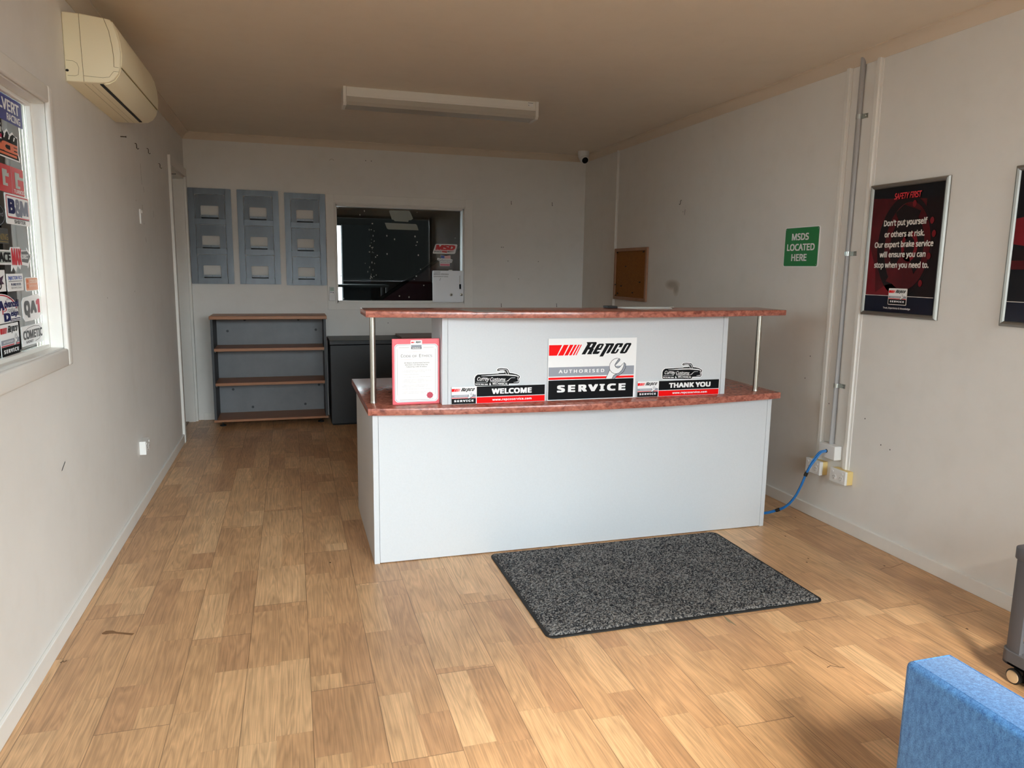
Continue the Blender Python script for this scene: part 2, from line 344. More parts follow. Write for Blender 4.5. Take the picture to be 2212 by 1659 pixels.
class Print:
    """flat printing on a surface: origin O, unit axes U (right) V (up), normal N"""
    def __init__(s, O, U, V, N, eps=.0004):
        s.bm = bmesh.new(); s.O, s.U, s.V, s.N = Vector(O), Vector(U), Vector(V), Vector(N); s.eps = eps; s.mats = []; s.xf = None
    def slot(s, m):
        if m not in s.mats: s.mats.append(m)
        return s.mats.index(m)
    def at(s, p, d):
        if s.xf: p = s.xf(p)
        return s.O + s.U*p[0] + s.V*p[1] + s.N*d
    def poly(s, pts, m, layer=1):
        f = s.bm.faces.new([s.bm.verts.new(s.at(p, layer*s.eps)) for p in pts]); f.material_index = s.slot(m); f.normal_update()
        if f.normal.dot(s.N) < 0: f.normal_flip()
    def rect(s, u0, u1, v0, v1, m, layer=1, r=0):
        s.poly(rrect(u0, u1, v0, v1, r) if r else [(u0, v0), (u1, v0), (u1, v1), (u0, v1)], m, layer)
    def disc(s, u, v, ru, rv, m, layer=1, n=32, a0=0, a1=360):
        s.poly([(u+ru*math.cos(math.radians(a0+(a1-a0)*k/n)), v+rv*math.sin(math.radians(a0+(a1-a0)*k/n))) for k in range(n if a1-a0 == 360 else n+1)], m, layer)
    def line(s, pts, wd, m, layer=1, closed=False):
        pts = [Vector((p[0], p[1], 0)) for p in pts]
        if closed: pts.append(pts[0])
        wds = wd if isinstance(wd, (list, tuple)) else [wd]*len(pts)
        L, R = [], []
        for i, p in enumerate(pts):
            a = pts[max(i-1, 0)] if not (closed and i == 0) else pts[-2]; b = pts[min(i+1, len(pts)-1)] if not (closed and i == len(pts)-1) else pts[1]
            d = (b-a)
            d = d.normalized() if d.length else Vector((1, 0, 0)); n = Vector((-d.y, d.x, 0))*wds[i]/2; L.append(p+n); R.append(p-n)
        for i in range(len(pts)-1): s.poly([L[i], L[i+1], R[i+1], R[i]], m, layer)
    def ring(s, u, v, r0, r1, m, layer=1, n=36, a0=0, a1=360, asp=1):
        for k in range(n):
            A, Bq = (math.radians(a0+(a1-a0)*j/n) for j in (k, k+1))
            s.poly([(u+r0*math.cos(A), v+asp*r0*math.sin(A)), (u+r1*math.cos(A), v+asp*r1*math.sin(A)), (u+r1*math.cos(Bq), v+asp*r1*math.sin(Bq)), (u+r0*math.cos(Bq), v+asp*r0*math.sin(Bq))], m, layer)
    def text(s, t, u0, u1, v0, v1, m, layer=2, bold=0, shear=0, spacing=1.0, f=None):
        vs, fs = glyphs(t, spacing)
        x0 = min(v[0] for v in vs)-bold; x1 = max(v[0] for v in vs)+bold; y0 = min(v[1] for v in vs)-bold; y1 = max(v[1] for v in vs)+bold
        offs = [(0, 0)]
        if bold: offs += [(bold*a, bold*.8*c) for a in (-1, 0, 1) for c in (-1, 0, 1) if a or c]
        i = s.slot(m)
        for j, (dx, dy) in enumerate(offs):
            V = []
            for x, y in vs:
                q = (y+dy-y0)/(y1-y0); p = (x+dx-x0)/(x1-x0)
                u = u0 + (u1-u0)*p; v = v0 + (v1-v0)*q
                u += shear*(v-v0)
                V.append(s.bm.verts.new(s.at(f((u, v)) if f else (u, v), layer*s.eps + j*s.eps*.02)))
            for fc in fs:
                try: F = s.bm.faces.new([V[k] for k in fc])
                except ValueError: continue
                F.material_index = i; F.normal_update()
                if F.normal.dot(s.N) < 0: F.normal_flip()
    def build(s, name, parent): return finish(s.bm, name, s.mats, parent)

# the service logo: stripes, slanted word, spanner, drawn in the unit square of its sign
REPCO = {  # letter loops before slanting: (x, h)
 'R': [[(770,0),(855,0),(855,112),(893,112),(893,0),(1008,0),(985,25),(985,115),(962,137),(972,160),(972,255),(946,283),(722,283),(770,235)], [(853,165),(893,165),(893,242),(853,242)]],
 'e': [[(1025,2),(1138,2),(1158,22),(1158,62),(1082,62),(1082,98),(1158,98),(1158,215),(1132,242),(1032,242),(1005,215),(1005,25)], [(1080,140),(1112,140),(1112,206),(1080,206)]],
 'p': [[(1212,-58),(1295,-58),(1295,202),(1322,202),(1322,12),(1372,12),(1395,40),(1395,218),(1370,246),(1168,246),(1212,212)]],
 'c': [[(1447,4),(1552,4),(1578,28),(1578,108),(1500,108),(1500,42),(1500,206),(1530,206),(1530,150),(1602,150),(1602,222),(1580,246),(1452,246),(1426,222),(1426,28)]],
 'o': [[(1662,4),(1770,4),(1798,30),(1798,220),(1772,248),(1664,248),(1638,222),(1638,28)], [(1708,44),(1738,44),(1738,206),(1708,206)]]}
REPCO['c'] = [[(1447,4),(1552,4),(1578,28),(1578,108),(1532,108),(1532,42),(1500,42),(1500,206),(1532,206),(1532,150),(1602,150),(1602,222),(1580,246),(1452,246),(1426,222),(1426,28)]]
def holed(P, loops, m, layer):
    if len(loops) == 1: return P.poly(loops[0], m, layer)
    me = bmesh.new(); es = []
    for lp in loops:
        vs = [me.verts.new((p[0], p[1], 0)) for p in lp]
        es += [me.edges.new((vs[i], vs[(i+1) % len(vs)])) for i in range(len(vs))]
    bmesh.ops.triangle_fill(me, edges=es, use_beauty=True)
    for f in me.faces: P.poly([(v.co.x, v.co.y) for v in f.verts], m, layer)
    me.free()
SH = hom([(50,125),(2010,95),(1960,1440),(20,1520)], [(0,1),(1,1),(1,0),(0,0)])
def repco_word(P, u0, v0, sc, m, layer=2):
    """slanted word, u0 v0 baseline-left, sc units per design unit (u, v)"""
    for k, loops in REPCO.items():
        holed(P, [[(u0+(x-770+.55*h)*sc[0], v0+h*sc[1]) for x, h in lp] for lp in loops], m, layer)
def stripes(P, u0, u1, v0, v1, m, layer=2):
    for a in ((0, .385, 0, .235), (.43, .575, .265, .425), (.615, .72, .455, .56), (.755, .825, .59, .665), (.86, .91, .70, .748), (.935, .97, .785, .815)):
        X = lambda t: u0+(u1-u0)*t
        P.poly([(X(a[2]), v0), (X(a[3]), v0), (X(a[1]), v1), (X(a[0]), v1)], m, layer)
def wrench(P, f, layer=4, lw=9):
    front = [(1340,1022),(1430,822),(1422,750),(1435,685),(1475,620),(1530,578),(1600,553),(1640,560),(1560,680),(1545,715),(1560,755),(1610,783),(1655,768),(1700,715),(1755,655),(1748,740),(1705,830),(1645,893),(1590,910),(1520,950),(1482,1022)]
    side = [(1755,652),(1795,690),(1790,775),(1745,865),(1660,935),(1590,965),(1545,1022),(1482,1022),(1520,950),(1590,910),(1645,893),(1705,830),(1748,740)]
    jaw = [(1640,560),(1667,582),(1655,612),(1575,700),(1560,755),(1545,715),(1560,680)]
    P.poly([f(p) for p in front], M_WHITE, layer); P.poly([f(p) for p in side[:4]+side[4:]], M_GREYP, layer); P.poly([f(p) for p in jaw], M_GREYP, layer+1)
    s = abs(f((1400, 800))[0]-f((1500, 800))[0])/100
    for pts in (front[:-1], side[:7], [(1482,1022), (1520,950), (1590,910)], [(1640,560),(1667,582),(1655,612),(1575,700)], [(1430,822),(1475,880),(1540,912),(1590,910)]):
        P.line([f(p) for p in pts], lw*s, M_BLACK, layer+2)
def service_print(P, u0, u1, v0, v1, small=False, L=1, red=None, badge=False):
    """the whole white / grey / red / black service design into a rectangle"""
    W, H = u1-u0, v1-v0; R = red or M_RDP
    X = lambda t: u0+W*t; Y = lambda t: v0+H*t
    r = lambda a, b, c, d, m, l: P.rect(X(a), X(b), Y(c), Y(d), m, L+l)
    r(0, 1, .34, 1, M_WHITE, 0); r(0, 1, .387, .538, M_GREYP, 1); r(0, 1, .333, .369, R, 1); r(0, 1, 0, .322, M_BLACK, 1)
    stripes(P, X(0), X(.385), Y(.731), Y(.904), R, L+2)
    repco_word(P, X(.372), Y(.742), (W/1960, H/1400), M_BLACK, L+2)
    P.text('SERVICE', X(.1), X(.905), Y(.118), Y(.242), M_WHITE, L+2, bold=.055, spacing=1.35)
    P.text('AUTHORISED', X(.115), X(.645), Y(.438), Y(.496), M_WHITE, L+2, bold=.028, spacing=1.4)
    wrench(P, lambda p: (lambda q: (X(q[0]), Y(q[1])))(SH(p)), L+3)

# ------------------------------------------------------------------ the shell
o = B().box(XL-1.0, XR+.12, YF-.12, YB+.1, -.12, 0).build('floor', M_FLOOR, loc=(0, 0, 0)); struct(o)
o = B().box(XL-.12, XR+.12, YF-.12, YB+.1, ZC, ZC+.12).build('ceiling', M_CEIL); struct(o)
# left wall with the sticker window and the rear doorway
WY0, WY1, WZ0, WZ1 = 1.85, 3.15, 1.040, 1.930
DY0, DY1, DZ = 6.10, 6.86, 2.085
b = B()
for y0, y1, z0, z1 in ((YF-.12, WY0, 0, ZC), (WY0, WY1, 0, WZ0), (WY0, WY1, WZ1, ZC), (WY1, DY0, 0, ZC), (DY0, DY1, DZ, ZC), (DY1, YB+.12, 0, ZC)):
    b.box(XL-.12, XL, y0, y1, z0, z1)
struct(b.build('wall_left', M_WALL, loc=(0, 0, 0)))
struct(B().box(XR, XR+.12, YF-.12, YB+.12, 0, ZC).build('wall_right', M_WALL, loc=(0, 0, 0)))
# back wall with the workshop window
BX0, BX1, BZ0, BZ1 = .398, 1.585, 1.040, 1.915
b = B()
for x0, x1, z0, z1 in ((XL-.12, BX0, 0, ZC), (BX1, XR+.12, 0, ZC), (BX0, BX1, 0, BZ0), (BX0, BX1, BZ1, ZC)):
    b.box(x0, x1, YB, YB+.12, z0, z1)
struct(b.build('wall_back', M_WALL, loc=(0, 0, 0)))
# front wall with the glazed shopfront behind the camera
FX0, FX1, FZ1 = -.75, 2.75, 2.36
b = B(); b.box(XL-.12, FX0, YF-.12, YF, 0, ZC); b.box(FX1, XR+.12, YF-.12, YF, 0, ZC); b.box(FX0, FX1, YF-.12, YF, FZ1, ZC)
struct(b.build('wall_front', M_WALL, loc=(0, 0, 0)))
wf = B().box(FX0, FX0+.05, YF-.1, YF-.04, 0, FZ1).box(FX1-.05, FX1, YF-.1, YF-.04, 0, FZ1).box(FX0, FX1, YF-.1, YF-.04, FZ1-.05, FZ1).box(.42, .47, YF-.1, YF-.04, 0, FZ1).build('window_3', M_SILVER); struct(wf)
B().box(FX0+.05, .42, YF-.074, YF-.068, 0, FZ1-.05).build('glass_pane', M_GLASS3, wf); B().box(.47, FX1-.05, YF-.074, YF-.068, 0, FZ1-.05).build('glass_pane', M_GLASS3, wf)
# yard outside, workshop behind, shed wall beside, added for the glass reflection
struct(B().box(-14, 16, -22.4, YF-.12, -.12, -.02).build('ground', mat('yard_concrete', '#5f5d5a', .9, var=.08, vscale=2)))
struct(B().box(-8, XL-.9, YF-.12, 16, -.12, -.02).build('ground_side', mat('yard_concrete')))
brick = mat('blocker_brick', '#3b342f', .9, var=.2, vscale=4)
struct(B().box(-1.7, -1.4, -14, YF-.13, -.02, 3.0).build('wall_light_blocker', brick))  # unseen wall added to cut skylight from the left and darken the right side
struct(B().box(-14, 16, -22.4, -22, -.02, 2.2).build('wall_street', mat('dark_street_front', '#191a17', .9, var=.3, vscale=1)))
struct(B().box(1.4, 9.0, -22.9, -22.41, -.02, 4.3).build('wall_reflection_blocker', mat('dark_street_front')))  # unseen block added to keep bright sky out of the back window's reflection
stand_in = mat('reflection_tone', '#a0aba3', .6, var=.05, vscale=3)
b = B(); b.box(-2.3, XL-.121, 4.3, 4.4, 0, 3)
for k in range(7): b.box(-2.25+k*.2, -2.22+k*.2, 4.285, 4.3, 0, 3)
struct(b.build('wall_reflection_stand_in', stand_in))  # pale wall added in place of the light reflected by the left window
b = B(); b.box(-6, -2.3, 6.4, 6.5, 0, 3); b.box(-2.4, -2.3, 4.4, 6.5, 0, 3); b.box(-6, -2.3, 4.3, 6.5, 3, 3.1)
struct(b.build('wall_carport', mat('dark_carport', '#1d1f20', .8)))
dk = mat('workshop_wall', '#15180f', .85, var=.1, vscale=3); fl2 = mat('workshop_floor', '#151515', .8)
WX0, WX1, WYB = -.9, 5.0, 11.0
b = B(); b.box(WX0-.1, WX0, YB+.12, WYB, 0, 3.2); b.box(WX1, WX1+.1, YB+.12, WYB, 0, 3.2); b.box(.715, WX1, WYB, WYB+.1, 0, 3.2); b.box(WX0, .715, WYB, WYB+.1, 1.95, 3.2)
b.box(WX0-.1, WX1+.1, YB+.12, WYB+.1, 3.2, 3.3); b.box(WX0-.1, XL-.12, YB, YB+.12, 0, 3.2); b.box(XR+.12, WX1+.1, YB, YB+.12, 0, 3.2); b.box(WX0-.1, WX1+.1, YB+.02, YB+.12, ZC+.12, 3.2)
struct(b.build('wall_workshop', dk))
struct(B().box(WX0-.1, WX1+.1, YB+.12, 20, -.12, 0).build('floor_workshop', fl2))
struct(B().box(.72, 1.12, WYB-.05, WYB-.002, 0, 1.96, .004).build('door_2', mat('teal_door', '#10242a', .6)))
# skirting and cornice
def skirting(name, boxes):
    b = B()
    for bx in boxes: b.box(*bx, 0, .066, .003)
    struct(b.build(name, M_TRIM))
skirting('baseboard_left', [(XL, XL+.013, YF, 6.04)])
skirting('baseboard_right', [(XR-.015, XR, YF, YB)])
skirting('baseboard_back', [(XL+.06, XR-.016, YB-.013, YB)])
prof = [(0, -.055), (.004, -.055), (.010, -.046), (.020, -.03), (.034, -.016), (.048, -.008), (.055, -.006), (.055, 0), (0, 0)]
struct(B().prism([(XL+p, ZC+q) for p, q in prof], 'y', YF, YB).build('trim_1', M_CORN, smooth=50))
struct(B().prism([(XR-p, ZC+q) for p, q in prof], 'y', YF, YB).build('trim_2', M_CORN, smooth=50))
struct(B().prism([(YB-p, ZC+q) for p, q in prof], 'x', XL, XR).build('trim_3', M_CORN, smooth=50))
# wall cover strips on the right wall
for i, (y0, y1, zb) in enumerate(((3.308, 3.357, .34), (3.100, 3.148, .333), (6.135, 6.177, 0.066))):
    n = 6; c, r = (y0+y1)/2, (y1-y0)/2
    pts = [(XR, y0), (XR-.004, y0), (XR-.006, y0+.012), (XR-.013, y0+.016), (XR-.013, y1-.014), (XR-.006, y1-.010), (XR-.004, y1), (XR, y1)]
    struct(B().prism(pts, 'z', zb, ZC-.05).build('trim_%d' % (4+i), M_TRIM))
# rear doorway: lining, architrave, closed leaf beyond
d1 = B().box(XL-.10, XL, DY0, DY0+.018, 0, DZ).box(XL-.10, XL, DY1-.018, DY1, 0, DZ).box(XL-.10, XL, DY0, DY1, DZ-.018, DZ).build('door_1', M_TRIM); struct(d1)
B().box(XL, XL+.018, DY0-.062, DY0-.002, 0, DZ+.0015).box(XL, XL+.018, DY1+.002, YB-.001, 0, DZ+.0015).box(XL, XL+.018, DY0-.062, YB-.001, DZ+.002, DZ+.068).build('architrave', M_TRIM, d1)
B().box(XL-.118, XL-.084, DY0+.02, DY1-.02, .004, DZ-.02, .002).build('door_leaf', M_TRIM, d1)
B().tube([(XL-.084, DY0+.09, 1.0), (XL-.04, DY0+.09, 1.0), (XL-.04, DY0+.19, 1.0)], .009).build('door_handle', M_STEEL, d1, smooth=40)
B().box(XL-.10, XL-.055, DY0+.02, DY1-.02, 0, .006, .002).build('threshold_strip', mat('threshold', '#8a6a48', .5), d1)
# sticker window in the left wall
GX = -.895
w1 = B().box(XL-.12, XL, WY1-.004, WY1+.0, WZ0, WZ1).box(XL-.12, XL, WY0, WY0+.004, WZ0, WZ1).box(XL-.12, XL, WY0, WY1, WZ0, WZ0+.004).box(XL-.12, XL, WY0, WY1, WZ1-.004, WZ1).build('window_1', M_TRIM); struct(w1)
b = B()
for y0, y1, z0, z1 in ((WY0-.05, WY0, WZ0-.066, WZ1+.062), (WY1-.006, WY1+.045, WZ0-.066, WZ1+.062)): b.box(XL, XL+.018, y0, y1, z0, z1, .007, 3)
b.box(XL, XL+.018, WY0, WY1-.006, WZ0-.066, WZ0, .007, 3); b.box(XL, XL+.018, WY0, WY1-.006, WZ1, WZ1+.062, .007, 3)
b.build('architrave', M_TRIM, w1, smooth=50)
b = B()
for y0, y1, z0, z1 in ((WY0, WY0+.018, WZ0, WZ1), (WY1-.02, WY1-.004, WZ0+.004, WZ1-.004), (WY0+.0185, WY1-.0205, WZ0+.004, WZ0+.018), (WY0+.0185, WY1-.0205, WZ1-.018, WZ1-.004)): b.box(GX+.003, GX+.020, y0, y1, z0, z1, .002)
b.build('glazing_bead', M_TRIM, w1)
B().box(GX-.005, GX, WY0+.006, WY1-.006, WZ0+.006, WZ1-.006).build('glass_pane', M_GLASS, w1)
# workshop window in the back wall
w2 = B().box(BX0, BX0+.016, YB-.0, YB+.1, BZ0, BZ1).box(BX1-.016, BX1, YB, YB+.1, BZ0, BZ1).box(BX0, BX1, YB, YB+.1, BZ0, BZ0+.016).box(BX0, BX1, YB, YB+.1, BZ1-.016, BZ1).build('window_2', M_TRIM); struct(w2)
b = B()
for x0, x1, z0, z1 in ((.318, .392, .975, 2.0), (1.592, 1.666, .975, 2.0), (.392, 1.592, .975, 1.030), (.392, 1.592, 1.925, 2.0)): b.box(x0, x1, YB-.014, YB, z0, z1, .002)
b.build('architrave', M_TRIM, w2)
b = B()
for x0, x1, z0, z1 in ((.388, .402, 1.028, 1.928), (1.582, 1.596, 1.028, 1.928), (.4025, 1.5815, 1.028, 1.042), (.4025, 1.5815, 1.914, 1.928)): b.box(x0, x1, YB-.020, YB-.004, z0, z1, .004)
b.build('glazing_bead', M_TRIM, w2)
B().box(BX0, BX1, YB+.010, YB+.015, BZ0, BZ1).build('glass_pane', M_GLASS2, w2)
P = Print((0, YB+.0095, 0), (1, 0, 0), (0, 0, 1), (0, -1, 0))
ghost = mat('sticker_back', '#8d938c', .6)
P.poly([(.882, 1.872), (.893, 1.88), (1.066, 1.88), (1.078, 1.868), (1.103, 1.812), (1.085, 1.797), (1.062, 1.795), (1.058, 1.780), (.935, 1.783), (.922, 1.795), (.908, 1.797)], ghost)
P.poly([(.842, 1.767), (1.128, 1.763), (1.14, 1.752), (1.153, 1.707), (.875, 1.708), (.861, 1.716)], ghost)
P.build('sticker_backing', w2)
P = Print((0, YB+.0093, 0), (1, 0, 0), (0, 0, 1), (0, -1, 0))
speck = mat('glue_residue', '#a9aaa4', .7); rs = random.Random(3)
for u, v in ((.425, 1.885), (1.55, 1.86), (1.50, 1.645), (.70, 1.70), (.745, 1.69), (.73, 1.755), (.71, 1.28), (.71, 1.06), (.44, 1.28), (.46, 1.075), (.705, 1.265), (1.13, 1.285), (1.11, 1.255), (1.14, 1.60), (1.15, 1.48), (.86, 1.485), (.62, 1.83), (.66, 1.865), (.72, 1.54), (.745, 1.60), (.70, 1.50), (.77, 1.47), (.735, 1.645), (.755, 1.455), (.93, 1.62), (.86, 1.65), (1.12, 1.65), (1.13, 1.57), (1.06, 1.09), (.97, 1.10), (1.17, 1.35), (1.2, 1.2), (1.14, 1.87)):
    P.disc(u, v, rs.uniform(.0025, .007), rs.uniform(.003, .009), speck, 1, 7)
for k in range(26): P.disc(rs.gauss(.725, .018), rs.uniform(1.25, 1.72), rs.uniform(.001, .005), rs.uniform(.002, .010), speck, 1, 6)
P.build('residue_specks', w2)

# marks on the floor and walls
P = Print((0, 0, .0006), (1, 0, 0), (0, 1, 0), (0, 0, 1), .0003)
scuff = mat('scuff_mark', '#7f5a38', .6); crack = mat('board_crack', '#54402c', .7); rs0 = random.Random(11)
P.line([(-.712, 2.878), (-.70, 2.884), (-.683, 2.884), (-.665, 2.874), (-.60, 2.844)], [.012, .030, .024, .012, .014], scuff)
P.line([(-.80, 2.690), (-.793, 2.702), (-.79, 2.692), (-.783, 2.702)], .005, crack); P.disc(.136, 3.35, .004, .006, crack)
P.line([(1.755, 1.965), (1.775, 1.972), (1.80, 1.956), (1.815, 1.948)], .003, crack); P.line([(1.773, 2.114), (1.778, 2.04), (1.80, 1.96)], .0018, crack)
P.line([(1.621, 2.405), (1.618, 2.36), (1.624, 2.317)], [.004, .016, .003], mat('chip', '#8a7a5f', .8))
P.line([(2.595, 2.622), (2.63, 2.632), (2.665, 2.628), (2.76, 2.655)], .0022, crack)
for k in range(9): P.disc(rs0.uniform(2.0, 2.7), rs0.uniform(2.0, 3.4), .004, .006, crack, 1, 7)
f = P.build('scuff_marks', bpy.data.objects['floor'])
P = Print((XR-.0006, 0, 0), (0, -1, 0), (0, 0, 1), (-1, 0, 0), .0002)
for k_, c_ in enumerate(('#d9d4cd', '#cfc9c1', '#c4bdb4', '#bab2a8')):
    g_ = mat('wall_smudge_%s' % 'abcd'[k_], c_, .7, 0, .3)
    P.disc(-5.09, 1.262, .12-.02*k_, .042-.008*k_, g_, 1+k_*2); P.disc(-5.03, 1.235, .05-.008*k_, .060-.012*k_, g_, 2+k_*2)
mat('wall_smudge', '#aaa297', .8)
hole = mat('nail_hole', '#2a2723', .8)
for q in ((-3.47, .90), (-3.50, .77), (-3.34, .68), (-3.29, .66), (-3.36, .70), (-3.02, .63), (-2.84, .51), (-2.9, .52), (-4.98, 1.80)): P.disc(q[0], q[1], .003, .004, hole, 2, 8)
P.line([(-4.95, 1.815), (-4.955, 1.775)], .004, hole, 2)
P.build('wall_marks', bpy.data.objects['wall_right'])
P = Print((0, YB-.0006, 0), (1, 0, 0), (0, 0, 1), (0, -1, 0), .0002)
for q in ((.678, 2.306), (.728, 2.305), (1.952, 1.57), (1.97, 1.57), (2.02, 1.44), (2.13, 1.27), (.86, .85), (2.33, 1.44)): P.disc(q[0], q[1], .004, .004, hole, 2, 8)
P.line([(.36, 2.29), (.375, 2.305), (.395, 2.30), (.40, 2.29)], .003, mat('wall_smudge'), 2)
P.build('wall_marks', bpy.data.objects['wall_back'])
P = Print((XL+.0006, 0, 0), (0, 1, 0), (0, 0, 1), (1, 0, 0), .0002)
for q in ((4.95, 1.95, 4.96, 1.83), (5.0, 1.82, 5.02, 1.79), (4.93, 1.71, 4.94, 1.68), (5.3, 1.70, 5.31, 1.66), (4.98, 1.52, 4.99, 1.49), (3.0, .60, 3.05, .622)): P.line([q[:2], q[2:]], .004, hole, 2)
for q in ((4.75, 1.72), (4.96, 1.60), (3.20, 1.90), (3.9, 1.2), (4.55, 1.21)): P.disc(q[0], q[1], .003, .004, hole, 2, 8)
P.build('wall_marks', bpy.data.objects['wall_left'])

# ------------------------------------------------------------------ reception counter
ct = thing('reception_counter', 'two tier reception counter with grey white panels and curved red timber tops', 'counter', (1.38, 3.7, 0))
CX0, CX1, CY0, CY1, CH = .333, 2.425, 3.278, 4.13, .709
for x0, x1 in ((CX0, CX0+.025), (CX1-.025, CX1)): B().box(x0, x1, CY0, CY1, 0, CH, .0012).build('side_panel', M_LAM, ct)
B().box(CX0+.0262, CX1-.0262, CY0+.001, CY0+.022, .004, CH).build('front_panel', M_LAM, ct)
def bowed(x0, x1, yend, ymid, yback, z0, z1, n=28):
    pts = []
    for i in range(n+1):
        t = i/n; pts.append((x0+(x1-x0)*t, yend-(yend-ymid)*(1-(2*t-1)**2)))
    pts += [(x1, yback), (x0, yback)]
    return B().prism(pts, 'z', z0, z1, .0025)
bowed(.311, 2.452, 3.245, 3.152, 4.16, CH, .741).build('lower_top', M_RED, ct, smooth=30)
B().box(.649, .675, 3.268, 3.53, .741, 1.145, .0012).build('upper_side_panel', M_LAM, ct)
B().box(2.101, 2.127, 3.268, 3.53, .741, 1.145, .0012).build('upper_side_panel', M_LAM, ct)
B().box(.6762, 2.0998, 3.270, 3.288, .741, 1.145).build('upper_front_panel', M_LAM, ct)
bowed(.308, 2.452, 3.248, 3.135, 3.50, 1.145, 1.173).build('upper_top', M_RED, ct, smooth=30)
for x, y in ((.350, 3.385), (2.345, 3.318)):
    B().tube([(x, y, .741), (x, y, 1.145)], .0135, 20).build('support_post', M_STEEL, ct, smooth=40)
    B().lathe([(.0150, 0), (.0150, .006), (.0138, .009)], (x, y, .741), n=20).build('post_collar', M_STEEL, ct, smooth=40)

# signs standing on the lower top, leaning on the upper panel
PY = 3.2625
def board(name, label, cat, x0, x1, z0, z1, y=PY, t=.004, r=0, group=None):
    root = thing(name, label, cat, ((x0+x1)/2, y, z0), group)
    b = B()
    b.prism(rrect(x0, x1, z0, z1, r) if r else [(x0, z0), (x1, z0), (x1, z1), (x0, z1)], 'y', y, y+t)
    b.build('board', M_WHITE, root); return root
s = board('service_sign', 'large white grey and black service sign with a spanner, middle of the counter', 'sign', 1.158, 1.616, .742, 1.040)
P = Print((0, PY, 0), (1, 0, 0), (0, 0, 1), (0, -1, 0), .0002)
service_print(P, 1.161, 1.606, .7455, 1.037); P.build('printed_design', s)
def greeting(label, x0, xm, x1, z0, z1, word, w0, w1):
    s = board('greeting_sign', label, 'sign', x0, x1, z0, z1, group='greeting signs on the counter')
    P = Print((0, PY, 0), (1, 0, 0), (0, 0, 1), (0, -1, 0), .0002); h = z1-z0; W = x1-xm
    service_print(P, x0, xm-.004, z0+.001, z1-.001)
    P.rect(xm, x1-.001, z0+h*.40, z1-.001, M_BLACK, 1); P.rect(xm, x1-.001, z0+.001, z0+h*.355, M_RDP, 1); P.rect(xm, x1-.001, z0+h*.355, z0+h*.375, mat('pink_print', '#e88f8f'), 1)
    P.text(word, xm+W*w0, xm+W*w1, z0+h*.52, z0+h*.85, M_WHITE, 2, bold=.05, spacing=1.06)
    P.text('www.repcoservice.com', xm+W*.225, xm+W*.80, z0+h*.095, z0+h*.265, M_WHITE, 2, bold=.03, spacing=1.12)
    P.build('printed_design', s)
greeting('black and red sign reading WELCOME on the left half of the counter', .692, .8105, 1.145, .742, .823, 'WELCOME', .215, .80)
greeting('black and red sign reading THANK YOU on the right half of the counter', 1.630, 1.7465, 2.089, .742, .821, 'THANK YOU', .165, .855)
def car_sticker(label, x0, x1, z0, z1):
    """x0..x1, z0..z1 box of the black outline"""
    Y = 3.2698
    f = hom([(278, 560), (1360, 500), (1360, 80), (278, 150)], [(x0, z0+.000), (x1, z0+.000), (x1, z1+(z1-z0)*.0), (x0, z1)])
    out = [(278,400),(300,345),(345,308),(600,288),(830,266),(850,253),(985,243),(992,195),(950,182),(880,186),(838,206),(808,202),(806,170),(838,143),(900,134),(1042,140),(1080,180),(1104,243),(1180,248),(1290,272),(1358,308),(1364,338),(1338,375),(1354,440),(1347,482),(1312,492),(1095,505),(1085,545),(1062,562),(300,577),(280,562)]
    c = (820, 400)
    root = thing('car_logo_sticker', label, 'sticker', ((x0+x1)/2, Y, z0), 'car logo stickers on the counter')
    # white backing grown outward along the outline's normals
    pts = [Vector((p[0], p[1], 0)) for p in out]; n = len(pts); g = []
    for i in range(n):
        d = (pts[(i+1) % n]-pts[i-1]).normalized(); nn_ = Vector((d.y, -d.x, 0)); g.append(f((pts[i]+nn_*17)[:2]))
    b = B(); b.prism(g, 'y', Y-.0004, Y); b.build('backing', M_WHITE, root)
    P = Print((0, Y-.0004, 0), (1, 0, 0), (0, 0, 1), (0, -1, 0), .0002)
    P.poly([f(p) for p in out], M_BLACK, 1)
    W = lambda pts, wd: P.line([f(p) for p in pts], [w_*(x1-x0)/1082 for w_ in wd], M_WHITE, 2)
    W([(430,338),(600,322),(850,300),(1010,292),(1150,296),(1250,302),(1330,322)], [6, 14, 26, 26, 26, 24, 14]); W([(1330,322),(1310,360),(1322,410),(1330,455),(1210,470)], [20, 10, 16, 18, 4])
    W([(828,190),(850,166),(900,160),(1030,166),(1055,200),(1085,275)], [6, 10, 10, 10, 16, 10]); W([(1012,200),(1008,240),(1035,270)], [6, 14, 6])
    W([(1040,440),(1070,435),(1120,380),(1160,360),(1250,357)], [12, 14, 10, 8, 5]); W([(310,490),(580,482)], [7, 5]); W([(640,470),(1040,452)], [6, 6]); W([(440,392),(480,378),(575,378)], [6, 6, 4])
    P.xf = f
    P.text('Currey Customs', 318, 985, 478, 362, M_WHITE, 3, bold=.012, shear=-.3)
    P.text('0418 966 500', 295, 585, 552, 518, M_WHITE, 3, bold=.03); P.text('&', 620, 665, 552, 500, M_WHITE, 3, bold=.03); P.text('MECHANICAL', 700, 1070, 540, 478, M_WHITE, 3, bold=.015)
    P.xf = None; P.build('printed_design', root)
car_sticker('black old car shaped sticker above the WELCOME sign', .802, 1.020, .828, .909)
car_sticker('black old car shaped sticker above the THANK YOU sign', 1.767, 1.990, .833, .912)

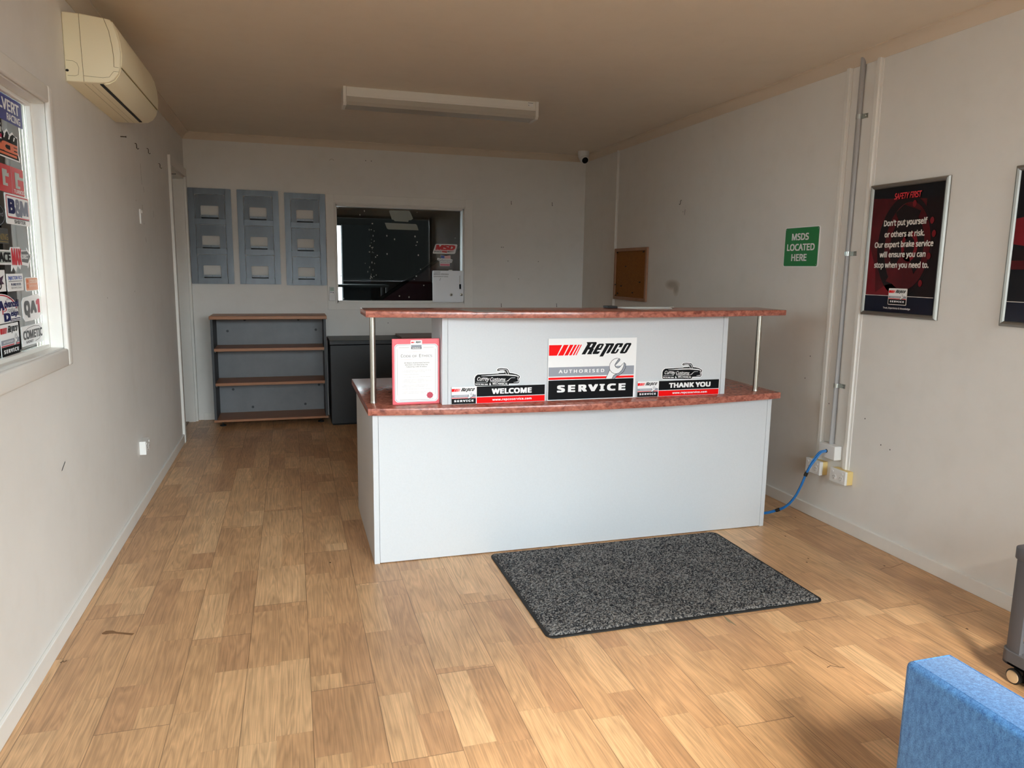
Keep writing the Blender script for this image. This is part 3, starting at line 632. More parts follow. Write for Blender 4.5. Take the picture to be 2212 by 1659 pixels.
# framed certificate leaning against the upper side panel
fr = thing('certificate', 'red bordered code of ethics certificate propped up at left end of the counter', 'certificate', (.54, 3.31, .742))
B().box(.428, .645, 3.306, 3.318, .742, 1.044, .002).build('backing_board', mat('certificate_red', '#ea636d', .35, var=.12, vscale=9), fr)
P = Print((0, 3.306, 0), (1, 0, 0), (0, 0, 1), (0, -1, 0), .0003)
def notch(u0, u1, v0, v1, k): return [(u0+k, v0), (u1-k, v0), (u1-k*.4, v0+k*.4), (u1, v0+k), (u1, v1-k), (u1-k*.4, v1-k*.4), (u1-k, v1), (u0+k, v1), (u0+k*.4, v1-k*.4), (u0, v1-k), (u0, v0+k), (u0+k*.4, v0+k*.4)]
P.poly(notch(.438, .637, .753, 1.020, .012), M_WHITE, 1); P.poly(notch(.441, .634, .756, 1.017, .011), M_GREYP, 2); P.poly(notch(.4425, .6325, .7575, 1.0155, .0108), mat('paper', '#f6f4f1', .6), 3)
P.rect(.511, .564, .995, 1.037, M_WHITE, 4, .003); stripes(P, .515, .530, 1.024, 1.030, M_RDP, 5); repco_word(P, .5345, 1.0245, (.0245/1200, .0085/300), M_BLACK, 5)
P.rect(.514, .561, 1.005, 1.0155, M_GREYP, 5); P.rect(.514, .561, .997, 1.006, M_DGREY, 6); P.text('SERVICE', .518, .557, .999, 1.0045, M_WHITE, 7, bold=.04)
INK = mat('ink_grey', '#55504f', .6); INK2 = mat('ink_pale', '#97918f', .6); PINK = mat('ink_pink', '#e2a9a9', .6)
P.text('C', .4665, .4765, .9595, .9735, INK, 4); P.text('ODE OF', .478, .540, .9595, .9700, INK, 4); P.text('E', .5505, .559, .9595, .9735, INK, 4); P.text('THICS', .5605, .6095, .9595, .9700, INK, 4)
for v in (.983, .950): P.line([(.466, v), (.515, v), (.522, v+.0025), (.553, v+.0025), (.56, v), (.61, v)], .0007, PINK, 4)
for t, u0, u1, v in (('All Repco Authorised Service', .481, .597, .930), ('Members are bound by the', .486, .590, .921), ('Following code of ethics', .491, .585, .912)): P.text(t, u0, u1, v, v+.0068, INK, 4, bold=.012)
for t, u0, u1, v in (('To carry out professional service and repairs to your vehicle', .471, .605, .897), ('built of experience with integrity and honesty', .471, .577, .8905), ('To employ qualified technicians', .471, .548, .879), ('To carry out repairs and services at a fair and reasonable cost', .471, .614, .867), ('To contact vehicle owner for authorisation prior to', .471, .592, .8545), ('proceeding with work or to notify the cost of service will', .471, .606, .848), ('exceed the original estimate or amount', .471, .562, .8415), ('To abide by all relevant Australian Consumer Laws', .471, .591, .829), ('pertaining to automotive service and repair trade', .471, .588, .8225), ('To provide a safe environment for customers and employees', .471, .613, .811), ('To provide a courteous, personal contact and', .471, .580, .798), ('provide customer service at every moment', .471, .571, .7915)):
    P.text(t, u0, u1, v, v+.0042, INK2, 4)
for u in (.4505, .6245): P.line([(u, .785), (u, .998)], .0012, INK2, 4)
P.line([(.46, .764), (.615, .764)], .0016, INK2, 4); P.line([(.458, 1.004), (.505, 1.004)], .0014, INK2, 4); P.line([(.57, 1.004), (.617, 1.004)], .0014, INK2, 4)
P.build('printed_page', fr)
P = Print((0, 3.3045, 0), (1, 0, 0), (0, 0, 1), (0, -1, 0), .0002)
seal = mat('wax_seal', '#b8384e', .45)
b = B(); b.prism([(.599+.0145*(1+.06*math.cos(8*a))*math.cos(a), .783+.0145*(1+.06*math.cos(8*a))*math.sin(a)) for a in [2*PI*k/48 for k in range(48)]], 'y', 3.3035, 3.3058); b.build('wax_seal', seal, fr)
P.bm.free()

# sheets and a black holder on the upper top
pt = thing('plastic_sheet', 'clear grey plastic sheet lying flat on the upper counter top, left of middle', 'sheet', (.81, 3.23, 1.1735))
B().prism([(.715, 3.37), (.915, 3.34), (.935, 3.14), (.775, 3.145)], 'z', 1.1732, 1.1742).build('sheet', mat('plastic_sheet', '#8f8985', .2), pt)
pt = thing('paper_stack', 'white paper sheets lying along the back of the upper counter top', 'paper', (1.75, 3.42, 1.1735))
B().prism([(1.60, 3.46), (1.66, 3.36), (1.86, 3.37), (1.90, 3.47)], 'z', 1.1734, 1.1755).build('sheet', mat('paper_grey', '#c9cbc9', .4), pt)
B().prism([(1.57, 3.470), (1.62, 3.43), (1.88, 3.435), (1.93, 3.478)], 'z', 1.1757, 1.1785).build('sheet', mat('paper_grey'), pt)
pt = thing('black_case', 'small flat black case at the back edge of the upper counter top', 'case', (1.57, 3.46, 1.1735))
B().box(1.53, 1.585, 3.43, 3.49, 1.1733, 1.184, .003).build('case', mat('black_plastic', '#0b0b0c', .5), pt)

# ------------------------------------------------------------------ mat on the floor
dm = thing('door_mat', 'dark grey pile entrance mat with black rubber edge in front of the counter', 'mat', (1.49, 2.83, 0))
B().prism(rrect(.876, 2.108, 2.404, 3.251, .035), 'z', .0005, .006, .002).build('rubber_edge', M_RUB, dm)
b = B(); X0, X1, Y0, Y1 = .890, 2.094, 2.418, 3.237
nx, ny = 150, 100; rs = random.Random(5); gv = []
for j in range(ny+1):
    row = []
    for i in range(nx+1):
        x = X0+(X1-X0)*i/nx; y = Y0+(Y1-Y0)*j/ny
        e = min(i, nx-i, j, ny-j)
        row.append(b.bm.verts.new((x+rs.uniform(-.003, .003), y+rs.uniform(-.003, .003), (.006 if e == 0 else .0125+rs.uniform(-.003, .003)))))
    gv.append(row)
for j in range(ny):
    for i in range(nx): b.bm.faces.new((gv[j][i], gv[j][i+1], gv[j+1][i+1], gv[j+1][i]))
pile = b.build('pile', M_PILE, dm)
P = None

# ------------------------------------------------------------------ bookcase
bk = thing('bookcase', 'low open bookcase with brown shelves and grey sides against the back wall', 'bookcase', (-.187, 6.73, 0))
KY0, KY1, KX0, KX1 = 6.556, YB-.016, -.652, .281
B().box(KX0, KX0+.019, KY0+.004, KY1, .045, .913).build('side_panel', M_CHAR, bk); B().box(KX1-.019, KX1, KY0+.004, KY1, .045, .913).build('side_panel', M_CHAR, bk)
B().box(KX0+.019, KX1-.019, KY1-.008, KY1, .06, .913).build('back_panel', M_BACKB, bk)
B().box(KX0-.008, KX1+.008, KY0-.006, KY1, .913, .942, .004).build('top', M_BEECH, bk)
for z in (.645, .352): B().box(KX0+.020, KX1-.020, KY0+.008, KY1-.009, z, z+.024, .001).build('shelf', M_BEECH, bk)
B().box(KX0-.004, KX1+.004, KY0-.002, KY1, .043, .062, .001).build('base_shelf', M_BEECH, bk)
for z in (.645, .352):
    for x in (KX0+.027, KX1-.027): B().tube([(x, KY0+.03, z-.010), (x, KY0+.03, z)], .006).build('shelf_pin', M_ZINC, bk)
for x in (KX0+.06, KX1-.06): B().lathe([(.026, 0), (.026, .010), (.006, .014), (.006, .043)], (x, KY0+.06, 0), n=18).build('foot', M_RUB, bk, smooth=40)
for x in (KX0+.06, KX1-.06): B().lathe([(.026, 0), (.026, .010), (.006, .014), (.006, .043)], (x, KY1-.06, 0), n=18).build('foot', M_RUB, bk, smooth=40)
for x, z in ((-.40, .888), (.055, .888), (-.545, .79), (.205, .795), (-.52, .27), (.22, .29), (-.36, .105), (.095, .115)):
    B().lathe([(.011, 0), (.011, .0015), (.009, .002)], (x, KY1-.008, z), (0, -1, 0), 16).build('screw_cap', M_CHAR, bk)

# ------------------------------------------------------------------ black cabinet and desk behind the counter
cb = thing('metal_cabinet', 'black powder coated metal cabinet beside the bookcase', 'cabinet', (.75, 6.65, 0))
B().box(.305, 1.20, 6.425, 6.88, .012, .698, .004).build('body', M_POWD, cb)
B().box(.300, 1.205, 6.412, 6.885, .702, .738, .004).build('lid', M_POWD, cb)
B().box(.315, 1.19, 6.44, 6.87, 0, .012).build('plinth', M_RUB, cb)
tp = tag(B().box(.92, 1.95, 6.47, 6.86, .739, .757, .002).build('loose_board', mat('brown_desktop', '#6f4a3d', .4, var=.12, vscale=6)), 'brown timber board lying on top of the black metal cabinet', 'board')

# ------------------------------------------------------------------ brochure racks on the back wall
def rack(x0, x1, z0, z1, label):
    r = thing('brochure_rack', label, 'rack', ((x0+x1)/2, YB-.01, z0), 'brochure racks on the back wall')
    W, H = x1-x0, z1-z0; y = YB-.012
    # back sheet with three window cut-outs, built as strips
    b = B(); pk = []
    for k in range(3):
        zb = z0+H*(.062+.312*k); zt = zb+H*.253; pk.append((zb, zt))
    xa, xb = x0+W*.148, x1-W*.148; ca, cb_ = x0+W*.285, x1-W*.30
    b.prism(rrect(x0, xa, z0, z1, .004, 2), 'y', y, y+.003); b.prism(rrect(xb, x1, z0, z1, .004, 2), 'y', y, y+.003)
    zz = [z0] + [q for p in pk for q in p] + [z1]
    for i in range(0, 8, 2): b.box(xa-.004, xb+.004, y, y+.003, zz[i], zz[i+1])
    bo = b.build('back_sheet', M_ALU, r)
    for zb, zt in pk:
        h = zt-zb; cz = zb+h*.53; tilt = .06
        Y = lambda z: y - .001 - (zt-z)*tilt
        b = B(); g = .004; t = .0025
        def plate(pts):
            v0 = [b.bm.verts.new((px, Y(pz), pz)) for px, pz in pts]; v1 = [b.bm.verts.new((px, Y(pz)+t, pz)) for px, pz in pts]
            n = len(pts); fs = [b.bm.faces.new(v0), b.bm.faces.new(v1)]
            for i in range(n): fs.append(b.bm.faces.new((v0[i], v0[(i+1) % n], v1[(i+1) % n], v1[i])))
            bmesh.ops.recalc_face_normals(b.bm, faces=fs)
        rc = .012
        plate([(xa+g, zb), (ca, zb), (ca, cz-.006), (ca+.006, cz), (cb_-.006, cz), (cb_, cz-.006), (cb_, zb), (xb-g, zb), (xb-g, zt-g-rc), (xb-g-rc*.3, zt-g-rc*.3), (xb-g-rc, zt-g), (xa+g+rc, zt-g), (xa+g+rc*.3, zt-g-rc*.3), (xa+g, zt-g-rc)])
        p = b.build('pocket', M_ALU, r)
        b = B(); b.prism([(y, zb+.001), (y-.034, zb+.012), (y-.034, zb+.0145), (y, zb+.0035)], 'x', ca+.004, cb_-.003)
        b.box(ca+.004, cb_-.003, y-.0365, y-.034, zb+.010, zb+.028); lg = b.build('card_ledge', M_ALU, p)
        B().lathe([(.0035, 0), (.0035, .0006)], ((ca+cb_)/2, y-.0366, zb+.019), (0, -1, 0), 10).build('screw_hole', M_DARK, p)
    return r
rack(-.814, -.470, 1.200, 2.006, 'leftmost aluminium brochure rack, beside the rear doorway')
rack(-.423, -.081, 1.200, 2.006, 'middle aluminium brochure rack of the three on the back wall')
rack(-.034, .314, 1.194, 1.997, 'aluminium brochure rack touching the dark window frame')

# things on and by the workshop window
wb = thing('whiteboard', 'small white magnetic board with scribbled notes at the dark window corner', 'whiteboard', (1.425, YB-.03, 1.045))
B().prism(rrect(1.277, 1.574, 1.045, 1.340, .010), 'y', YB-.032, YB-.022, .002).build('board', mat('whiteboard', '#f0f3f8', .3), wb)
B().box(1.43, 1.465, YB-.036, YB-.024, 1.338, 1.348, .002).build('hanging_clip', M_PLAS, wb)
P = Print((0, YB-.032, 0), (1, 0, 0), (0, 0, 1), (0, -1, 0), .0005)
PEN = mat('marker_ink', '#14151c', .5)
P.text('TOOLS', 1.290, 1.350, 1.324, 1.335, PEN, 1); P.line([(1.29, 1.320), (1.348, 1.3215)], .002, PEN); P.text('SERVICE SPECIALS', 1.287, 1.428, 1.301, 1.313, PEN, 1, bold=.012); P.text('LOCATION OF TOOLS', 1.287, 1.424, 1.280, 1.291, PEN, 1, bold=.006); P.line([(1.354, 1.270), (1.348, 1.258), (1.345, 1.246)], .0025, PEN)
P.build('handwriting', wb)
mk = thing('marker_pen', 'black and white marker pen stuck upright on the whiteboard', 'pen', (1.54, YB-.041, 1.17))
B().tube([(1.537, YB-.0405, 1.215), (1.537, YB-.0405, 1.295)], .0045, 10).build('barrel', M_PLAS, mk, smooth=40); B().tube([(1.540, YB-.0405, 1.170), (1.539, YB-.0405, 1.215)], .0085, 12).build('cap', M_BLACK, mk, smooth=40)
for x, lb in ((1.455, 'round silver magnet near the middle of the whiteboard'), (1.553, 'round silver magnet at the right edge of the whiteboard')):
    g = thing('magnet', lb, 'magnet', (x, YB-.033, 1.115), 'magnets on the whiteboard')
    B().lathe([(.013, 0), (.013, .004), (.010, .006)], (x, YB-.032, 1.116), (0, -1, 0), 20).build('disc', M_STEEL, g, smooth=40); B().lathe([(.006, 0), (.006, .003)], (x, YB-.038, 1.116), (0, -1, 0), 14).build('centre', M_DGREY, g)
st = thing('parts_sticker', 'slanted white sticker with red lettering and a spark lead on the dark window', 'sticker', (1.40, YB+.008, 1.496))
quad = [(1.286, 1.505), (1.290, 1.497), (1.490, 1.497), (1.500, 1.503), (1.522, 1.578), (1.516, 1.587), (1.320, 1.586), (1.311, 1.580)]
B().prism(quad, 'y', YB+.0085, YB+.0095).build('backing', M_WHITE, st)
P = Print((0, YB+.0085, 0), (1, 0, 0), (0, 0, 1), (0, -1, 0), .0004)
P.text('MSD', 1.309, 1.495, 1.530, 1.580, mat('deep_red_print', '#c4161c'), 1, bold=.07, shear=.25); P.text('SUPER CONDUCTOR', 1.297, 1.368, 1.509, 1.521, M_BLACK, 1, bold=.03); P.poly([(1.37, 1.512), (1.42, 1.506), (1.425, 1.521), (1.375, 1.522)], mat('deep_red_print')); P.poly([(1.425, 1.512), (1.49, 1.518), (1.428, 1.521)], M_BLACK); P.line([(1.30, 1.525), (1.49, 1.525)], .003, mat('deep_red_print'), 2)
P.build('printed_design', st)
st = thing('flag_sticker', 'pale sticker with a red and blue flag on the dark window', 'sticker', (1.40, YB+.008, 1.38))
B().prism([(1.355, 1.384), (1.448, 1.382), (1.450, 1.410), (1.470, 1.417), (1.476, 1.444), (1.457, 1.450), (1.455, 1.483), (1.40, 1.478), (1.361, 1.486), (1.363, 1.452), (1.330, 1.458), (1.328, 1.440), (1.350, 1.428), (1.352, 1.410)], 'y', YB+.0085, YB+.0095).build('backing', M_WHITE, st)
P = Print((0, YB+.0085, 0), (1, 0, 0), (0, 0, 1), (0, -1, 0), .0004)
P.poly([(1.363, 1.456), (1.398, 1.454), (1.398, 1.477), (1.363, 1.483)], mat('flag_blue', '#2f4aa3'))
for k in range(4): P.rect(1.400, 1.453, 1.455+k*.007, 1.4585+k*.007, mat('flag_red', '#d44b55'))
P.text('Performance', 1.338, 1.470, 1.424, 1.446, M_GREYP, 1, bold=.02); P.text('AIR AND FUEL', 1.356, 1.458, 1.411, 1.419, M_DGREY, 1, bold=.02); P.poly([(1.357, 1.386), (1.446, 1.384), (1.448, 1.403), (1.357, 1.405)], mat('pink_block', '#d8788c'))
P.build('printed_design', st)
rc = thing('remote_control', 'white remote control in a cradle on the dark window frame', 'remote control', (.355, YB-.03, 1.057))
B().prism(rrect(.332, .379, 1.060, 1.185, .010), 'y', YB-.034, YB-.020, .003).build('body', M_PLAS, rc, smooth=40)
B().box(.328, .383, YB-.040, YB-.0145, 1.056, 1.110, .004).build('cradle', M_PLAS, rc)
B().box(.339, .372, YB-.0352, YB-.034, 1.152, 1.178, .0005).build('screen', mat('lcd', '#a9b8ac', .15), rc)
P = Print((0, YB-.0342, 0), (1, 0, 0), (0, 0, 1), (0, -1, 0), .0006)
P.rect(.338, .373, 1.146, 1.150, mat('green_button', '#2c8a5a'))
for i in range(2): P.rect(.340+i*.010, .347+i*.010, 1.128, 1.138, M_GREYP)
P.disc(.366, 1.130, .004, .005, M_DGREY); P.build('buttons', rc)

# dim things in the workshop seen through the glass
bt = thing('raised_bonnet', 'dark maroon car bonnet raised at a slant beyond the back window', 'car part', (1.6, 8.2, .9))
b = B(); b.prism([(.87, 1.00), (1.55, 1.45), (2.10, 1.75), (2.10, 1.70), (2.0, .86), (.9, .86)], 'y', 8.0, 8.03, .004); b.build('panel', mat('maroon_paint', '#2a0c14', .8, 0, .1), bt, smooth=40)
B().tube([(.85, 7.99, .985), (1.53, 7.99, 1.445), (2.10, 7.99, 1.755)], .02, 8).build('edge_trim', mat('matt_black', '#060606', 1, 0, 0), bt)
B().box(.9, 2.0, 8.035, 8.6, 0, .84, .03).build('body', mat('maroon_paint'), bt)
bn = thing('work_bench', 'steel work bench in the dark workshop beyond the back window', 'bench', (.9, 10.2, 0))
B().box(.45, 1.25, 9.9, 10.5, 1.10, 1.13).build('bench_top', mat('bench_steel', '#3a4040', .7), bn)
for x in (.47, 1.21):
    for y in (9.92, 10.46): B().box(x, x+.03, y, y+.03, 0, 1.10).build('leg', M_DGREY, bn)

# ------------------------------------------------------------------ ceiling: light fitting and camera
cl = thing('ceiling_light', 'long unlit batten light fitting with prismatic diffuser on the ceiling', 'light', (.97, 4.92, ZC))
LX0, LX1, LY0, LY1 = .343, 1.610, 4.835, 5.005
M_LWH = mat('light_body_white', '#e0dbd2', .4)
B().box(LX0+.02, LX1-.02, LY0, LY1, 2.404, ZC, .003).build('body', M_LWH, cl)
B().box(LX0+.02, LX1-.02, LY0-.004, LY1+.004, 2.400, 2.412, .002).build('body_lip', M_LWH, cl)
pts = [(LY0+.004, 2.402), (LY0+.004, 2.370), (LY0+.016, 2.352), (LY1-.016, 2.352), (LY1-.004, 2.370), (LY1-.004, 2.402)]
B().prism(pts, 'x', LX0+.02, LX1-.02).build('diffuser', mat('grey_diffuser', '#b4ac9f', .25, bump=.3, bscale=500), cl)
for x in (LX0, LX1-.02): B().prism([(LY0-.004, ZC), (LY0-.004, 2.364), (LY0+.014, 2.348), (LY1-.014, 2.348), (LY1+.004, 2.364), (LY1+.004, ZC)], 'x', x, x+.02, .002).build('end_cap', M_LWH, cl)
P = Print((0, LY0, 0), (1, 0, 0), (0, 0, 1), (0, -1, 0), .0006)
P.rect(1.535, 1.572, 2.424, 2.450, M_PLAS)
for i in range(4): P.rect(1.537+i*.009, 1.543+i*.009, 2.444, 2.448, M_DGREY, 2)
P.rect(1.538, 1.544, 2.430, 2.434, M_DGREY, 2); P.build('rating_label', cl)
sc = thing('security_camera', 'white turret security camera with black lens in the back ceiling corner', 'camera', (2.655, 6.62, ZC))
B().lathe([(.052, 0), (.054, -.02), (.050, -.05), (.042, -.07)], (2.655, 6.62, ZC), n=28).build('housing', M_PLAS, sc, smooth=50)
b = B(); b.lathe([(.006, .046), (.030, .036), (.041, .018), (.044, 0), (.041, -.016), (.030, -.034), (.006, -.045)], (2.655, 6.605, ZC-.070), (0, -.75, -.4), 26); ball = b.build('eyeball', M_PLAS, sc, smooth=60)
B().lathe([(.029, .034), (.029, .0395), (.020, .045), (.004, .047)], (2.655, 6.605, ZC-.070), Vector((-.05, -.75, -.42)).normalized(), 24).build('lens', M_BLACK, sc, smooth=40)

# ------------------------------------------------------------------ air conditioner
ac = thing('air_conditioner', 'yellowed cream split air conditioner high on the left wall', 'air conditioner', (XL, 3.9, 2.07))
AY0, AY1 = 3.46, 4.352
prof = [(-.834, 2.339), (-.772, 2.338), (-.684, 2.329), (-.662, 2.325), (-.652, 2.312), (-.642, 2.285), (-.633, 2.24), (-.630, 2.195), (-.634, 2.15), (-.643, 2.121), (-.660, 2.097), (-.683, 2.083), (-.72, 2.079), (-.834, 2.077)]
o = B().prism(prof, 'y', AY0, AY1, .006, 3).build('casing', M_CREAM, ac, smooth=35)
# front panel shell and flap
pf = [(-.656, 2.322), (-.640, 2.286), (-.6305, 2.24), (-.6275, 2.195), (-.631, 2.152), (-.636, 2.152), (-.636, 2.20), (-.640, 2.25), (-.660, 2.318)]
B().prism(pf, 'y', AY0+.012, AY1-.012, .001).build('front_panel', M_CREAM, ac, smooth=30)
lf = [(-.634, 2.143), (-.642, 2.118), (-.659, 2.094), (-.682, 2.080), (-.700, 2.0775), (-.700, 2.081), (-.68, 2.086), (-.66, 2.10), (-.646, 2.122), (-.638, 2.145)]
B().prism(lf, 'y', AY0+.016, AY1-.03, .001).build('louvre_flap', M_CREAM, ac, smooth=30)
B().prism([(-.716, 2.0762), (-.704, 2.0768), (-.704, 2.0795), (-.716, 2.0795)], 'y', AY0+.02, AY1-.05).build('air_slot', M_DARK, ac)
SEAM = mat('seam_shadow', '#8d8057', .7)
B().tube([(-.6335, AY0+.02, 2.1475), (-.6335, AY1-.03, 2.1475)], .0022, 6).build('flap_gap', SEAM, ac)
P = Print((0, AY0, 0), (1, 0, 0), (0, 0, 1), (0, -1, 0), .0004)
P.line([(-.772, 2.336), (-.771, 2.20), (-.769, 2.079)], .0018, SEAM); P.line([(-.684, 2.327), (-.668, 2.28), (-.659, 2.22), (-.656, 2.18), (-.657, 2.145)], .0022, SEAM); P.line([(-.657, 2.145), (-.640, 2.143)], .0014, SEAM)
P.line([(-.769, 2.102), (-.70, 2.100), (-.676, 2.105), (-.664, 2.122), (-.658, 2.128), (-.640, 2.127)], .0013, SEAM)
P.line([(-.828, 2.156), (-.805, 2.156), (-.79, 2.148), (-.784, 2.13), (-.788, 2.104), (-.80, 2.099), (-.826, 2.099)], .0013, SEAM)
P.disc(-.826, 2.118, .006, .005, M_DARK, 2, 14); P.build('panel_seam', ac)
P = Print((0, 0, 2.0767), (0, 1, 0), (1, 0, 0), (0, 0, -1), .0004)
P.line([(AY0+.02, -.772), (AY1-.02, -.772)], .0015, SEAM); P.line([(AY0+.02, -.745), (AY1-.02, -.745)], .001, SEAM); P.disc(AY0+.03, -.758, .003, .003, M_WHITE, 1, 10); P.build('base_seam', ac)

# ------------------------------------------------------------------ small fixings
def hook(x, y, z, dirv, label, kind='hook', group=None):
    h = tag(hook_mesh(x, y, z, dirv, kind), label, 'hook', group); return h
def hook_mesh(x, y, z, d, kind):
    d = Vector(d); p = Vector((x, y, z)); b = B()
    if kind == 'screw': b.tube([p, p+d*.026], .0025, 8); b.lathe([(.0045, 0), (.0045, .003)], p+d*.025, d, 10)
    else: b.tube([p, p+d*.006, p+d*.009+Vector((0, 0, -.006)), p+d*.009+Vector((0, 0, -.026)), p+d*.015+Vector((0, 0, -.032)), p+d*.020+Vector((0, 0, -.026))], .0022, 8)
    return b.build('wall_hook' if kind != 'screw' else 'wall_screw', mat('rusty_steel', '#4a4035', .5, .5), smooth=50)
tag(hook_mesh(XL, 4.437, 2.021, (1, 0, 0), 'screw'), 'bare screw sticking out of the left wall below the air conditioner', 'screw')
hook(XL, 4.82, 2.045, (1, 0, 0), 'thin wire hook on the left wall, nearest the screw under the air conditioner')
hook(XL, 5.20, 2.072, (1, 0, 0), 'dark hook on the left wall midway between air conditioner and doorway')
hook(XL, 5.62, 2.035, (1, 0, 0), 'bent nail hook on the left wall just beside the rear doorway')
hook(2.043, YB, 2.005, (0, -1, 0), 'upper left hook on the back wall between dark window and corner')
hook(2.457, YB, 2.007, (0, -1, 0), 'upper right hook on the back wall close to the corner')
hook(1.955, YB, 1.030, (0, -1, 0), 'low hook on the back wall just right of the dark window frame')
hook(2.527, YB, 1.030, (0, -1, 0), 'low hook on the back wall near the corner above the counter')
hook(XR, 5.01, 1.885, (-1, 0, 0), 'dark hook on the right wall above the wall smudge')
tag(hook_mesh(XL+.018, 6.066, 2.02, (1, 0, 0), 'screw'), 'dark nail in the white frame of the rear doorway', 'nail')

ls = thing('light_switch', 'narrow white light switch on the left wall between hooks and power point', 'switch', (XL, 4.85, 1.63))
B().box(XL, XL+.009, 4.82, 4.866, 1.592, 1.678, .003).build('plate', M_PLAS, ls); B().box(XL+.009, XL+.014, 4.835, 4.850, 1.655, 1.672, .002).build('rocker', M_PLAS, ls)

def power_point(nm, label, O, U, N, w, h, d, base=0, basemat=None):
    O, U, N = Vector(O), Vector(U), Vector(N); V = Vector((0, 0, 1))
    r = thing(nm, label, 'power outlet', O)
    def bx(u0, u1, v0, v1, n0, n1, name, m, par, bev=.002):
        c = [O+U*u+V*v+N*n for u in (u0, u1) for v in (v0, v1) for n in (n0, n1)]
        return B().box(min(p.x for p in c), max(p.x for p in c), min(p.y for p in c), max(p.y for p in c), min(p.z for p in c), max(p.z for p in c), bev).build(name, m, par)
    if base: bx(.001, w-.001, -h/2+.001, h/2-.001, 0, base, 'mounting_block', basemat, r)
    pl_ = bx(0, w, -h/2, h/2, base, d, 'face_plate', M_PLAS, r, .003)
    for k in range(2):
        cu = w*(.30+.42*k)
        f = O+U*cu+V*(-h*.10)+N*(d-.0005)
        B().lathe([(.0165, 0), (.0165, .0015), (.014, .0022)], f, N, 22).build('socket', M_PLAS, r, smooth=40)
        for a, bb, ang in ((-.006, .005, .5), (.006, .005, -.5), (0, -.007, 0)):
            q = f+U*a+V*bb+N*.0023; bb_ = B(); e = Vector(U*math.sin(ang)+V*math.cos(ang)); bb_.tube([q-e*.0035, q+e*.0035], .0009, 6); bb_.build('pin_slot', M_DARK, r)
        bx(w*(.10+.62*k), w*(.10+.62*k)+.016, h*.24, h*.38, d, d+.003, 'switch_rocker', M_PLAS, r, .001)
    return r
power_point('power_point', 'white double power outlet low on the left wall', (XL, 4.40, .347), (0, 1, 0), (1, 0, 0), .117, .076, .034)
power_point('power_point', 'power outlet on a yellowed block, half hidden behind the blue cables', (XR, 3.378, .302), (0, -1, 0), (-1, 0, 0), .117, .077, .052, .030, M_YEL)
power_point('power_point', 'power outlet on a yellowed block under the right cover strip', (XR, 3.184, .298), (0, -1, 0), (-1, 0, 0), .117, .074, .050, .036, M_YEL)

jb = thing('junction_box', 'white box at the foot of the grey conduit with blue cables leaving it', 'box', (XR, 3.22, .372))
B().box(XR-.050, XR, 3.160, 3.284, .374, .450, .003).build('box', M_PLAS, jb); B().lathe([(.010, 0), (.010, .001)], (XR-.0505, 3.222, .414), (-1, 0, 0), 16).build('cable_hole', M_DARK, jb)
cn = thing('conduit', 'grey electrical conduit running down the right wall from ceiling to white box', 'conduit', (XR-.014, 3.230, .45))
B().tube([(XR-.0135, 3.230, .449), (XR-.0135, 3.230, 2.0), (XR-.0145, 3.228, 2.44)], .0128, 16).build('pipe', M_COND, cn, smooth=50)
for z in (2.15, 1.466, .770):
    b = B()
    for k in range(8):
        a0, a1 = (PI/2 + PI*(k-.5)/7 for k in (k, k+1))
    pts = [(XR-.0135 - .0145*math.sin(PI*k/10), 3.230 + .0145*math.cos(PI*k/10)) for k in range(11)]
    inn = [(XR-.0135 - .0130*math.sin(PI*k/10), 3.230 + .0130*math.cos(PI*k/10)) for k in range(10, -1, -1)]
    b.prism([(XR, 3.2445)] + pts + [(XR-.003, 3.2155), (XR-.003, 3.180), (XR, 3.180), (XR, 3.217)] + inn, 'z', z-.011, z+.011)
    c = b.build('saddle_clip', M_ZINC, cn)
    B().lathe([(.005, 0), (.005, .0015), (.003, .003)], (XR-.003, 3.195, z), (-1, 0, 0), 12).build('screw', M_ZINC, c)

bc = thing('cable_bundle', 'bundle of blue data cables looping from the white box to behind the counter', 'cable', (2.6, 3.32, .02))
path = [(2.749, 3.222, .414), (2.728, 3.230, .408), (2.712, 3.236, .392), (2.694, 3.243, .362), (2.682, 3.25, .334), (2.666, 3.265, .278), (2.651, 3.28, .207), (2.630, 3.30, .136), (2.601, 3.33, .078), (2.557, 3.37, .042), (2.513, 3.40, .024), (2.468, 3.46, .013), (2.455, 3.65, .011), (2.452, 3.95, .011)]
def spline(P_, n=6):
    o = []
    for i in range(len(P_)-1):
        p0, p1, p2, p3 = (Vector(P_[max(0, min(len(P_)-1, j))]) for j in (i-1, i, i+1, i+2))
        for k in range(n):
            t = k/n; o.append(.5*((2*p1)+(p2-p0)*t+(2*p0-5*p1+4*p2-p3)*t*t+(3*p1-p0-3*p2+p3)*t**3))
    return o+[Vector(P_[-1])]
sp = spline(path)
for k in range(5):
    q = []
    for i, p in enumerate(sp):
        a = 2*PI*k/5 + i*.03; rr = .0042 + .0035*math.sin(PI*min(1, max(0, (i-4)/22)))
        q.append(p + Vector((0, .75, .6)).normalized()*rr*math.cos(a) + Vector((.6, 0, .6)).normalized()*rr*math.sin(a))
        q[-1].z = max(q[-1].z, .0045)
    B().tube(q, .0034, 8).build('cable', M_BLUE, bc, smooth=60)
for i in (29, 51): B().tube(sp[i:i+3], .0098, 14).build('tape_band', M_TAPE, bc, smooth=50)

